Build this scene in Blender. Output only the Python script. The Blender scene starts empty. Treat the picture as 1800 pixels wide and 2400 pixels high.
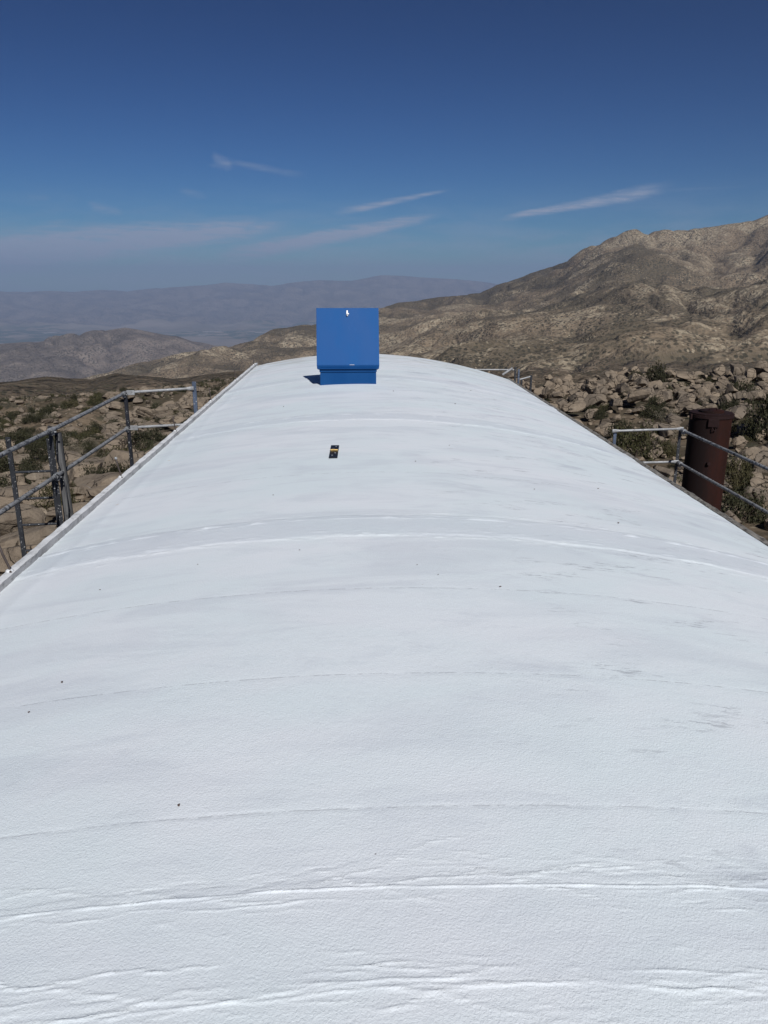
import bpy, bmesh, math, random
import numpy as np
from mathutils import Vector, Matrix

sc = bpy.context.scene
COL = sc.collection

# ------------------------------------------------------------------ camera
PITCH, YAW, CZ = 16.585, 2.374, 1.5
cam_d = bpy.data.cameras.new('camera')
cam_d.sensor_fit = 'VERTICAL'; cam_d.sensor_height = 36.0; cam_d.lens = 27.045
cam_d.clip_start = 0.05; cam_d.clip_end = 200000.0
cam = bpy.data.objects.new('camera', cam_d); COL.objects.link(cam)
cam.location = (0, 0, CZ)
cam.rotation_euler = (math.radians(90 - PITCH), 0, math.radians(-YAW))
sc.camera = cam

# ------------------------------------------------------------------ sun, exposure
SUN = Vector((0.27, -1.15, 1.0)).normalized()          # towards the sun
sd = bpy.data.lights.new('sun', 'SUN'); sd.energy = 4.3; sd.angle = math.radians(0.5); sd.color = (1.0, 0.98, 0.955)
so = bpy.data.objects.new('sun', sd); COL.objects.link(so)
so.rotation_euler = (-SUN).to_track_quat('-Z', 'Y').to_euler(); so.location = (5, -20, 30)
sc.view_settings.view_transform = 'Standard'; sc.view_settings.look = 'None'
sc.view_settings.exposure = 0.0; sc.view_settings.gamma = 1.0; sc.view_settings.use_curve_mapping = False
sc.render.engine = 'CYCLES'
sc.cycles.volume_bounces = 0; sc.cycles.max_bounces = 6; sc.cycles.diffuse_bounces = 3

# ------------------------------------------------------------------ node helper
class NT:
    def __init__(s, nt): s.nt = nt; s.n = nt.nodes; s.l = nt.links
    def node(s, t, **k):
        n = s.n.new(t)
        for a, b in k.items(): setattr(n, a, b)
        return n
    def put(s, sock, v):
        if v is None: return
        if isinstance(v, bpy.types.NodeSocket): s.l.new(v, sock)
        elif isinstance(v, (tuple, list)) and sock.type == 'RGBA' and len(v) == 3: sock.default_value = (*v, 1)
        else: sock.default_value = v
    def m(s, op, a, b=None, c=None, clamp=False):
        n = s.node('ShaderNodeMath', operation=op, use_clamp=clamp)
        s.put(n.inputs[0], a); s.put(n.inputs[1], b); s.put(n.inputs[2], c)
        return n.outputs[0]
    def vm(s, op, a, b=None):
        n = s.node('ShaderNodeVectorMath', operation=op)
        s.put(n.inputs[0], a); s.put(n.inputs[1], b)
        return n.outputs[0]
    def noise(s, vec, scale, detail=3, rough=0.5, dist=0.0):
        n = s.node('ShaderNodeTexNoise'); s.put(n.inputs['Vector'], vec); s.put(n.inputs['Scale'], scale)
        s.put(n.inputs['Detail'], detail); s.put(n.inputs['Roughness'], rough); s.put(n.inputs['Distortion'], dist)
        return n.outputs['Fac']
    def voro(s, vec, scale, feature='F1', out='Distance'):
        n = s.node('ShaderNodeTexVoronoi', feature=feature); s.put(n.inputs['Vector'], vec); s.put(n.inputs['Scale'], scale)
        return n.outputs[out]
    def ramp(s, fac, lo, hi, a=0.0, b=1.0):
        n = s.node('ShaderNodeMapRange', interpolation_type='SMOOTHSTEP')
        s.put(n.inputs[0], fac); s.put(n.inputs[1], lo); s.put(n.inputs[2], hi); s.put(n.inputs[3], a); s.put(n.inputs[4], b)
        return n.outputs[0]
    def mix(s, fac, a, b, mode='MIX'):
        n = s.node('ShaderNodeMix', data_type='RGBA', blend_type=mode)
        s.put(n.inputs[0], fac); s.put(n.inputs[6], a); s.put(n.inputs[7], b)
        return n.outputs[2]
    def bump(s, h, strength, dist, normal=None):
        n = s.node('ShaderNodeBump'); s.put(n.inputs['Height'], h); s.put(n.inputs['Strength'], strength); s.put(n.inputs['Distance'], dist)
        s.put(n.inputs['Normal'], normal)
        return n.outputs[0]
    def scale(s, vec, sx, sy, sz): return s.vm('MULTIPLY', vec, (sx, sy, sz))

# ------------------------------------------------------------------ world: sky with cirrus
W = bpy.data.worlds.new('World'); sc.world = W; W.use_nodes = True
T = NT(W.node_tree); T.n.clear()
sky = T.node('ShaderNodeTexSky', sky_type='NISHITA'); sky.sun_disc = False
sky.sun_elevation = math.asin(SUN.z); sky.sun_rotation = math.atan2(SUN.x, SUN.y)
sky.altitude = 1300; sky.air_density = 1.0; sky.dust_density = 0.0; sky.ozone_density = 3.5
gm = T.node('ShaderNodeGamma'); T.l.new(T.vm('MULTIPLY', sky.outputs[0], (.06, .06, .06)), gm.inputs[0]); gm.inputs[1].default_value = 1.8
bg = T.node('ShaderNodeBackground'); T.l.new(T.vm('MULTIPLY', gm.outputs[0], (4.9, 9.4, 12.1)), bg.inputs[0]); bg.inputs[1].default_value = 0.1
tc = T.node('ShaderNodeTexCoord'); gen = tc.outputs['Generated']
sep = T.node('ShaderNodeSeparateXYZ'); T.l.new(gen, sep.inputs[0])
az = T.m('MULTIPLY', T.m('ARCTAN2', sep.outputs[0], sep.outputs[1]), 57.2958)
el = T.m('MULTIPLY', T.m('ARCSINE', sep.outputs[2]), 57.2958)
comb = T.node('ShaderNodeCombineXYZ'); T.l.new(az, comb.inputs[0]); T.l.new(el, comb.inputs[1])
wisp = T.noise(T.scale(comb.outputs[0], 0.16, 0.9, 1), 1.0, 5, 0.6, 0.4)
soft = T.noise(T.scale(comb.outputs[0], 0.35, 1.2, 1), 1.0, 4, 0.6, 0.2)
azw = T.m('ADD', az, T.m('MULTIPLY', T.m('SUBTRACT', soft, 0.5), 1.2))
elw = T.m('ADD', el, T.m('MULTIPLY', T.m('SUBTRACT', wisp, 0.5), 0.6))
def streak(a0, e0, a1, e1, w0, w1, amp):
    """a cirrus streak from bearing/elevation (a0,e0) to (a1,e1), degrees; half widths w0 > w1"""
    L = math.hypot(a1 - a0, e1 - e0); ux, uy = (a1 - a0) / L, (e1 - e0) / L
    dx = T.m('SUBTRACT', azw, a0); dy = T.m('SUBTRACT', elw, e0)
    u = T.m('DIVIDE', T.m('ADD', T.m('MULTIPLY', dx, ux), T.m('MULTIPLY', dy, uy)), L)
    v = T.m('ABSOLUTE', T.m('SUBTRACT', T.m('MULTIPLY', dy, ux), T.m('MULTIPLY', dx, uy)))
    w = T.m('MAXIMUM', T.m('MULTIPLY_ADD', u, w1 - w0, w0), 0.05)
    m1 = T.ramp(T.m('DIVIDE', v, w), 1.15, 0.0)
    m2 = T.m('MULTIPLY', T.ramp(u, -0.12, 0.22), T.ramp(u, 1.08, 0.72))
    return T.m('MULTIPLY', T.m('MULTIPLY', m1, m2), amp)
STREAKS = [(-1.0, 4.65, 6.8, 6.1, 0.42, 0.16, .62), (-8.9, 1.75, 6.1, 4.45, 0.95, 0.42, 1.0),
           (-26.0, 1.5, -4.2, 3.9, 1.9, 0.75, 1.15), (10.6, 4.25, 21.4, 5.95, 0.30, 0.55, .70),
           (20.0, 5.75, 26.5, 5.85, 0.22, 0.1, .10), (-9.3, 7.9, -7.8, 7.45, 0.55, 0.4, .30),
           (-8.2, 7.75, -3.0, 7.0, 0.28, 0.25, .17), (-17.4, 4.8, -15.2, 4.4, 0.5, 0.4, .28), (-11.5, 5.9, -9.7, 5.5, 0.35, 0.3, .15),
           (-23.0, 2.7, -18.2, 3.8, 0.6, 0.4, .30), (-21.0, 5.2, -19.4, 5.3, 0.35, 0.3, .14),
           (-4.0, 1.4, 7.0, 2.9, 0.7, 0.6, .22), (-45.0, 4.5, -28.0, 6.5, 0.6, 0.3, .5), (31.0, 7.5, 46.0, 9.5, 0.6, 0.4, .5)]
cl = None
for s_ in STREAKS:
    k = streak(*s_)
    cl = k if cl is None else T.m('MAXIMUM', cl, k)
fib = T.noise(T.vm('ADD', T.scale(comb.outputs[0], 0.5, 4.5, 1), T.scale(comb.outputs[0], 0.0, 0.0, 1)), 1.0, 6, 0.65, 0.5)
cl = T.m('MULTIPLY', cl, T.m('MULTIPLY', T.ramp(soft, 0.25, 0.6, 0.75, 1.25), T.ramp(fib, 0.32, 0.66, 0.5, 1.25)))
veil = T.m('MULTIPLY', T.m('MULTIPLY', T.ramp(wisp, 0.35, 0.7), T.ramp(el, 7.0, 1.0)), 0.42)
cl = T.m('MINIMUM', T.m('MAXIMUM', cl, veil), 0.9)
bg2 = T.node('ShaderNodeBackground'); bg2.inputs[0].default_value = (0.31, 0.36, 0.48, 1); bg2.inputs[1].default_value = 1.0
mx = T.node('ShaderNodeMixShader'); T.l.new(cl, mx.inputs[0]); T.l.new(bg.outputs[0], mx.inputs[1]); T.l.new(bg2.outputs[0], mx.inputs[2])
ow = T.node('ShaderNodeOutputWorld'); T.l.new(mx.outputs[0], ow.inputs[0])

# ------------------------------------------------------------------ object helpers
def tag(o, label=None, cat=None, group=None, kind=None):
    if label: o['label'] = label
    if cat: o['category'] = cat
    if group: o['group'] = group
    if kind: o['kind'] = kind
    return o
def empty(name, loc, label, cat, group=None):
    o = bpy.data.objects.new(name, None); COL.objects.link(o); o.location = loc; o.empty_display_size = .2
    return tag(o, label, cat, group)
def mesh_obj(name, verts, faces, mat, parent=None, smooth=False, sharp=None):
    me = bpy.data.meshes.new(name)
    if isinstance(verts, np.ndarray):
        n = len(verts); fs = np.asarray(faces, dtype=np.int32); k = fs.shape[1]
        me.vertices.add(n); me.vertices.foreach_set('co', verts.astype(np.float32).ravel())
        me.loops.add(fs.size); me.loops.foreach_set('vertex_index', fs.ravel())
        me.polygons.add(len(fs)); me.polygons.foreach_set('loop_start', np.arange(0, fs.size, k, dtype=np.int32))
        me.update(calc_edges=True)
    else:
        me.from_pydata(verts, [], faces)
    if mat: me.materials.append(mat)
    if smooth: me.polygons.foreach_set('use_smooth', [True] * len(me.polygons))
    if sharp is not None: me.set_sharp_from_angle(angle=math.radians(sharp))
    o = bpy.data.objects.new(name, me); COL.objects.link(o)
    if parent:
        o.parent = parent; 
        o.location = -Vector(parent.location) if parent.parent is None and parent.type == 'EMPTY' else (0, 0, 0)
    return o
def bm_obj(name, bm, mat, parent=None, smooth=False, sharp=None):
    me = bpy.data.meshes.new(name); bm.to_mesh(me); bm.free()
    if mat: me.materials.append(mat)
    if smooth: me.polygons.foreach_set('use_smooth', [True] * len(me.polygons))
    if sharp is not None: me.set_sharp_from_angle(angle=math.radians(sharp))
    o = bpy.data.objects.new(name, me); COL.objects.link(o)
    if parent:
        o.parent = parent
        o.location = -Vector(parent.location) if parent.parent is None and parent.type == 'EMPTY' else (0, 0, 0)
    return o
def add_box(bm, c, s, rot=None, bevel=0.0, seg=1):
    g = bmesh.ops.create_cube(bm, size=1.0)
    vs = g['verts']
    bmesh.ops.scale(bm, vec=s, verts=vs)
    if bevel:
        es = list({e for v in vs for e in v.link_edges})
        r = bmesh.ops.bevel(bm, geom=es, offset=bevel, segments=seg, affect='EDGES', profile=.7)
        vs = list({v for f in r['faces'] for v in f.verts} | {v for v in vs if v.is_valid})
    if rot is not None: bmesh.ops.rotate(bm, cent=(0, 0, 0), matrix=rot, verts=vs)
    bmesh.ops.translate(bm, vec=c, verts=vs)
    return vs
def add_tube(bm, p0, p1, r, seg=12, r1=None, caps=True):
    p0 = Vector(p0); p1 = Vector(p1); d = p1 - p0
    M = Matrix.Translation((p0 + p1) / 2) @ d.to_track_quat('Z', 'Y').to_matrix().to_4x4()
    g = bmesh.ops.create_cone(bm, cap_ends=caps, segments=seg, radius1=r, radius2=r if r1 is None else r1, depth=d.length, matrix=M)
    return g['verts']
def add_path(bm, pts, r, seg=10):
    """round bar through the points, joined"""
    pts = [Vector(p) for p in pts]; rings = []
    for i, p in enumerate(pts):
        d = (pts[min(i + 1, len(pts) - 1)] - pts[max(i - 1, 0)]).normalized()
        q = d.to_track_quat('Z', 'Y')
        rr = r[i] if isinstance(r, (list, tuple)) else r
        if isinstance(rr, (list, tuple)): ra, rb = rr
        else: ra = rb = rr
        rings.append([bm.verts.new(p + q @ Vector((ra * math.cos(2 * math.pi * k / seg), rb * math.sin(2 * math.pi * k / seg), 0))) for k in range(seg)])
    for a, b in zip(rings[:-1], rings[1:]):
        for k in range(seg): bm.faces.new((a[k], a[(k + 1) % seg], b[(k + 1) % seg], b[k]))
    bm.faces.new(rings[0][::-1]); bm.faces.new(rings[-1])

# ------------------------------------------------------------------ numpy noise
_rs = np.random.RandomState(7)
PERM = np.tile(_rs.permutation(256), 3).astype(np.int64)
GA = _rs.rand(256) * 2 * np.pi; GX, GY = np.cos(GA), np.sin(GA)
def perlin(x, y):
    xi = np.floor(x).astype(np.int64); yi = np.floor(y).astype(np.int64); xf = x - xi; yf = y - yi
    u = xf ** 3 * (xf * (xf * 6 - 15) + 10); v = yf ** 3 * (yf * (yf * 6 - 15) + 10)
    def g(ix, iy, dx, dy):
        h = PERM[(PERM[ix & 255] + (iy & 255))] & 255
        return GX[h] * dx + GY[h] * dy
    n00 = g(xi, yi, xf, yf); n10 = g(xi + 1, yi, xf - 1, yf); n01 = g(xi, yi + 1, xf, yf - 1); n11 = g(xi + 1, yi + 1, xf - 1, yf - 1)
    return ((n00 * (1 - u) + n10 * u) * (1 - v) + (n01 * (1 - u) + n11 * u) * v) * 1.5
def fbm(x, y, o=4, g=0.5):
    s = 0; a = 1
    for i in range(o): s = s + a * perlin(x * 2 ** i + 17.3 * i, y * 2 ** i - 9.1 * i); a *= g
    return s
def sstep(x, a, b):
    t = np.clip((x - a) / (b - a), 0, 1); return t * t * (3 - 2 * t)

# ------------------------------------------------------------------ materials
def new_mat(name, rough=0.8, spec=0.3, metal=0.0):
    m = bpy.data.materials.new(name); m.use_nodes = True; t = NT(m.node_tree)
    b = t.n['Principled BSDF']; b.inputs['Roughness'].default_value = rough
    b.inputs['Specular IOR Level'].default_value = spec; b.inputs['Metallic'].default_value = metal
    t.b = b; t.pos = t.node('ShaderNodeNewGeometry').outputs['Position']
    return m, t
def set_col(t, c): t.put(t.b.inputs['Base Color'], c)

def mat_roof():
    m, t = new_mat('white_elastomeric_coating', .62, .32)
    P = t.pos
    big = t.noise(t.scale(P, 1.0, 1.6, 1), 0.55, 4, .6, .3)
    c = t.mix(t.ramp(big, .35, .65), (.74, .815, .845), (.79, .828, .865))
    brush = t.noise(t.scale(P, 1.2, 4.2, 1), 1.0, 5, .68, .9)
    c = t.mix(t.ramp(brush, .50, .68, 0, .36), c, (.62, .665, .72))
    brush2 = t.noise(t.scale(P, .55, 1.9, 1), 1.0, 4, .55, .8)
    c = t.mix(t.ramp(brush2, .50, .66, 0, .34), c, (.58, .62, .68))
    # scuffs: dark scratchy marks, mostly towards the right
    sp = t.node('ShaderNodeSeparateXYZ'); t.l.new(P, sp.inputs[0])
    right = t.ramp(sp.outputs[0], .2, 1.3)
    sm = t.noise(t.scale(P, 2.2, 5.0, 1), 1.0, 3, .5, .4)
    sf = t.noise(t.scale(P, 9, 42, 8), 1.0, 5, .75, .3)
    scr = t.m('MULTIPLY', t.m('MULTIPLY', t.ramp(sm, .54, .66), t.ramp(sf, .50, .62)), t.m('MULTIPLY_ADD', right, .62, .08))
    c = t.mix(scr, c, (.36, .385, .42))
    soft = t.m('MULTIPLY', t.ramp(t.noise(t.scale(P, 1.2, 2.0, 1), 1.0, 4, .6, .5), .55, .72), t.m('MULTIPLY_ADD', right, .40, .12))
    c = t.mix(soft, c, (.46, .49, .56))
    bn = t.m('MULTIPLY', t.m('SUBTRACT', t.noise(t.scale(P, 4, 8, 1), 1.0, 4, .7), .5), .16)
    yy_ = t.m('ADD', sp.outputs[1], bn)
    for ya_, yb_ in ((1.34, 1.66), (4.54, 4.94), (8.76, 9.17), (12.7, 13.1)):
        k_ = .02 if ya_ < 9 else .05
        bmk = t.m('MULTIPLY', t.ramp(yy_, ya_ - k_, ya_ + k_), t.ramp(yy_, yb_ + k_, yb_ - k_))
        c = t.mix(t.m('MULTIPLY', bmk, .10 if ya_ < 4 else .42), c, (.60, .65, .71))
    # hairline seams of the sheets under the coating, dashed
    for k2, ys_ in enumerate((1.95, 2.77, 3.67, 6.2)):
        ln = t.ramp(t.m('ABSOLUTE', t.m('SUBTRACT', t.m('ADD', sp.outputs[1], t.m('MULTIPLY', bn, .04)), ys_)), .0045 + .001 * k2, .0015)
        dash = t.ramp(t.noise(t.scale(P, 14, .2, .2), 1.0, 3, .7), .42, .58)
        c = t.mix(t.m('MULTIPLY', t.m('MULTIPLY', ln, dash), .5), c, (.36, .38, .41))
    # grime ground in at the far end and next to the kerbs
    far = t.m('MULTIPLY', t.ramp(sp.outputs[1], 14.2, 17.3), t.ramp(t.noise(t.scale(P, 1.2, 5, 1), 1.0, 4, .6), .42, .66, 0, .55))
    c = t.mix(far, c, (.40, .37, .30))
    sidem = t.m('MULTIPLY', t.ramp(sp.outputs[0], 2.9, 3.5), t.ramp(t.noise(t.scale(P, 2, 3, 1), 1.0, 3, .6), .45, .7, 0, .45))
    c = t.mix(sidem, c, (.45, .42, .40))
    dots = t.voro(P, 7.0)
    seln = t.noise(P, 3.1, 2, .5)
    dm = t.m('MULTIPLY', t.ramp(dots, .035, .02), t.ramp(seln, .6, .64))
    c = t.mix(t.m('MULTIPLY', dm, .5), c, (.42, .36, .30))
    fine_sp = t.voro(P, 60.0)
    pm = t.m('MULTIPLY', t.ramp(fine_sp, .2, .1), t.ramp(t.noise(P, 2.0, 4, .6), .60, .70))
    c = t.mix(t.m('MULTIPLY', pm, .40), c, (.35, .36, .38))
    rust = t.m('MULTIPLY', t.ramp(t.voro(P, 1.1), .028, .010), 0.35)
    c = t.mix(rust, c, (.55, .36, .18))
    set_col(t, c)
    n1 = t.noise(P, 135, 3, .6, .6); n2 = t.noise(P, 28, 3, .5)
    b1 = t.bump(n1, .80, .0028)
    b2 = t.bump(n2, .3, .004, b1)
    t.put(t.b.inputs['Normal'], b2)
    return m

def mat_kerb(name, dirt, base=(.74, .755, .77), dark=(.12, .11, .095)):
    m, t = new_mat(name, .8, .15)
    P = t.pos
    n = t.noise(P, 5, 5, .65, .4); n2 = t.noise(t.scale(P, 30, 12, 30), 1.0, 4, .7)
    c = t.mix(t.ramp(n, .5 - dirt * .3, .72), base, tuple(.6 * b for b in base))
    c = t.mix(t.m('MULTIPLY', t.ramp(n2, .62 - .22 * dirt, .70), min(1, dirt * 1.1)), c, dark)
    set_col(t, c)
    t.put(t.b.inputs['Normal'], t.bump(n2, .6, .004))
    return m

def mat_blue(k=1.0, name='blue_gloss_paint'):
    m, t = new_mat(name, .5, .12)
    P = t.pos
    n = t.noise(t.scale(P, 3, 3, 1.2), 1.0, 4, .6)
    c = t.mix(t.ramp(n, .35, .7), (.007, .074, .245), (.010, .084, .262))
    streaks = t.noise(t.scale(P, 40, 40, 1.5), 1.0, 3, .6)
    c = t.mix(t.ramp(streaks, .55, .8, 0, .35), c, (.018, .10, .29))
    c = t.mix(1.0, c, (k, k, k), 'MULTIPLY')
    set_col(t, c)
    t.put(t.b.inputs['Roughness'], t.ramp(n, .3, .7, .45, .6))
    t.put(t.b.inputs['Normal'], t.bump(t.noise(P, 60, 2, .5), .12, .002))
    return m

def mat_galv(name='galvanised_pipe', spots=.5, base=(.36, .37, .38), dark=(.035, .037, .042)):
    m, t = new_mat(name, .55, .4, .25)
    P = t.pos
    n = t.noise(P, 26, 4, .7, .5); n2 = t.noise(P, 6, 3, .6)
    c = t.mix(t.ramp(n2, .35, .65), base, tuple(.7 * b for b in base))
    c = t.mix(t.ramp(n, .62 - spots * .25, .70 - spots * .15), c, dark)
    c = t.mix(t.m('MULTIPLY', t.ramp(t.noise(P, 45, 2, .5), .66, .7), .8), c, (.62, .62, .6))
    set_col(t, c); t.put(t.b.inputs['Normal'], t.bump(n, .4, .002))
    return m

def mat_timber():
    m, t = new_mat('weathered_timber', .85, .2)
    g = t.noise(t.scale(t.pos, 60, 60, 2.2), 1.0, 4, .7, .2); k = t.noise(t.pos, 9, 3, .6)
    c = t.mix(t.ramp(g, .35, .65), (.135, .135, .135), (.06, .06, .062))
    c = t.mix(t.ramp(k, .6, .72, 0, .7), c, (.03, .03, .032))
    set_col(t, c); t.put(t.b.inputs['Normal'], t.bump(g, .7, .004))
    return m

def mat_rust():
    m, t = new_mat('rusted_steel', .8, .12)
    P = t.pos
    n = t.noise(t.scale(P, 3, 3, .7), 1.0, 5, .65, .3); n2 = t.noise(P, 22, 4, .7)
    c = t.mix(t.ramp(n, .35, .7), (.036, .012, .009), (.021, .009, .007))
    c = t.mix(t.ramp(n2, .55, .75, 0, .5), c, (.046, .018, .012))
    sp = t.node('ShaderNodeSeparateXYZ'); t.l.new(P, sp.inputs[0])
    # black colour on the side next to the building, with a ragged edge
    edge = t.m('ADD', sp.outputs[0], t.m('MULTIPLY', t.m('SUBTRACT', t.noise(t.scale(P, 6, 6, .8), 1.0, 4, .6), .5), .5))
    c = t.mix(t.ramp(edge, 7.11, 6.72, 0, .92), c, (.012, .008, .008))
    set_col(t, c); t.put(t.b.inputs['Normal'], t.bump(n2, .4, .003))
    return m

def mat_plain(name, col, rough=.6, spec=.3, metal=0., var=.25, sc_=18):
    m, t = new_mat(name, rough, spec, metal)
    n = t.noise(t.pos, sc_, 4, .6)
    set_col(t, t.mix(t.ramp(n, .3, .7), col, tuple(c * (1 - var) for c in col)))
    t.put(t.b.inputs['Normal'], t.bump(n, .25, .002))
    return m

def mat_rock():
    m, t = new_mat('desert_granite', .9, .15)
    P = t.pos
    oi = t.node('ShaderNodeObjectInfo').outputs['Random']
    big = t.noise(P, .35, 3, .5); mid = t.noise(P, 2.4, 5, .65, .4); fine = t.noise(P, 24, 4, .75)
    c = t.mix(t.ramp(t.m('ADD', t.m('MULTIPLY', oi, .35), big), .35, .95), (.25, .198, .145), (.18, .148, .115))
    c = t.mix(t.ramp(mid, .50, .72, 0, .75), c, (.125, .098, .074))
    c = t.mix(t.ramp(mid, .44, .30, 0, .6), c, (.32, .265, .20))
    c = t.mix(t.ramp(fine, .5, .72, 0, .5), c, (.09, .075, .06))
    wv = t.node('ShaderNodeTexNoise'); t.put(wv.inputs['Vector'], P); t.put(wv.inputs['Scale'], 1.3); t.put(wv.inputs['Detail'], 3)
    ck = t.voro(t.vm('ADD', t.scale(P, 1.0, 1.0, 2.3), t.vm('MULTIPLY', wv.outputs['Color'], (1.1, 1.1, 1.1))), .85, 'DISTANCE_TO_EDGE')
    crack = t.m('MULTIPLY', t.ramp(ck, .035, .008), t.ramp(t.noise(P, .8, 2, .5), .40, .52))
    c = t.mix(t.m('MULTIPLY', crack, .85), c, (.022, .017, .013))
    set_col(t, c)
    t.put(t.b.inputs['Normal'], t.bump(fine, .55, .03, t.bump(mid, .8, .14, t.bump(t.m('MULTIPLY', crack, -1.0), .8, .08))))
    return m

def mat_leaf(name, a, b, dry=(.12, .09, .055), dryf=.25):
    m, t = new_mat(name, .75, .15)
    oi = t.node('ShaderNodeObjectInfo').outputs['Random']
    n = t.noise(t.pos, 1.6, 3, .6); f = t.noise(t.pos, 9, 2, .6)
    c = t.mix(t.ramp(t.m('ADD', n, t.m('MULTIPLY', oi, .3)), .4, .85), a, b)
    c = t.mix(t.ramp(f, .52, .72, 0, dryf), c, dry)
    set_col(t, c)
    return m

def mat_ground():
    m, t = new_mat('desert_ground', .95, .08)
    P = t.pos
    a = t.noise(P, .07, 5, .6, .3); b = t.noise(P, .9, 5, .65)
    c = t.mix(t.ramp(a, .42, .56), (.185, .142, .10), (.085, .068, .048))
    c = t.mix(t.ramp(b, .44, .60, 0, .75), c, (.05, .043, .03))
    v = t.voro(P, .55)
    c = t.mix(t.m('MULTIPLY', t.ramp(v, .38, .25), t.ramp(t.noise(P, .13, 3, .6), .42, .58, .25, .9)), c, (.065, .062, .042))
    v2 = t.voro(P, 1.7)
    c = t.mix(t.m('MULTIPLY', t.ramp(v2, .26, .18), .55), c, (.30, .25, .185))
    set_col(t, c)
    t.put(t.b.inputs['Normal'], t.bump(b, .7, .15))
    return m

def mat_slope(name, near, tan=(.22, .170, .118), dark=(.118, .097, .068), pale=(.34, .285, .205)):
    """near: size in metres of the shrub stipple"""
    m, t = new_mat(name, .95, .05)
    P = t.pos
    P2 = t.scale(P, 1, 1, 1.6)
    macro = t.noise(P2, .0011, 5, .6, .5); meso = t.noise(P2, .0055, 5, .62, .6); mic = t.noise(P2, .035, 4, .65, .3)
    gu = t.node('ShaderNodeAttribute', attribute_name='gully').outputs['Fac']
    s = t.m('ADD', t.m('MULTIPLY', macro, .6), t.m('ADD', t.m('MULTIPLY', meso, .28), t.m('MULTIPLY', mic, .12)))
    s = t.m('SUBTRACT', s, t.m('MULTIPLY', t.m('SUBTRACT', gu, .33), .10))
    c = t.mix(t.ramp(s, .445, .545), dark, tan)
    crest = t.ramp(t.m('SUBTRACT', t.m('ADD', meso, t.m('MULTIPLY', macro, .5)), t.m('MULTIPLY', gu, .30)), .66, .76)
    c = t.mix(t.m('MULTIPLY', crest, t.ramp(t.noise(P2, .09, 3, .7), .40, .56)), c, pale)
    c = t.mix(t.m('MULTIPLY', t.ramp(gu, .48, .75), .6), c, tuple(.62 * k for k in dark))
    # shrubs: dark dots, each a few metres
    v = t.voro(P, 1.0 / near)
    gate = t.ramp(t.noise(P2, .012, 3, .6), .36, .6, .45, 1)
    c = t.mix(t.m('MULTIPLY', t.m('MULTIPLY', t.ramp(v, .50, .34), gate), .9), c, (.052, .048, .035))
    v3 = t.voro(P, .9 / near)
    c = t.mix(t.m('MULTIPLY', t.ramp(v3, .30, .18), t.ramp(t.noise(P2, .02, 3, .6), .48, .62, .05, .8)), c, tuple(1.1 * k for k in pale))
    set_col(t, c)
    t.put(t.b.inputs['Normal'], t.bump(t.m('ADD', mic, t.m('MULTIPLY', t.noise(P, .2, 3, .6), .25)), .9, 14.0))
    return m

def mat_valley():
    m, t = new_mat('desert_valley_floor', .95, .05)
    P = t.scale(t.pos, 1, 1, 0)
    n = t.noise(P, .0004, 4, .6); v = t.voro(P, .0045, out='Color'); 
    sv = t.node('ShaderNodeSeparateColor'); t.l.new(v, sv.inputs[0])
    c = t.mix(t.ramp(n, .4, .6), (.26, .22, .18), (.17, .15, .12))
    sp = t.node('ShaderNodeSeparateXYZ'); t.l.new(t.pos, sp.inputs[0])
    town = t.ramp(t.noise(P, .00022, 3, .5), .42, .55)
    c = t.mix(t.m('MULTIPLY', town, t.ramp(sv.outputs[0], .35, .45, 0, .85)), c, (.05, .075, .05))
    c = t.mix(t.m('MULTIPLY', town, t.ramp(sv.outputs[1], .93, .95, 0, .8)), c, (.42, .42, .42))
    set_col(t, c)
    return m

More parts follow.
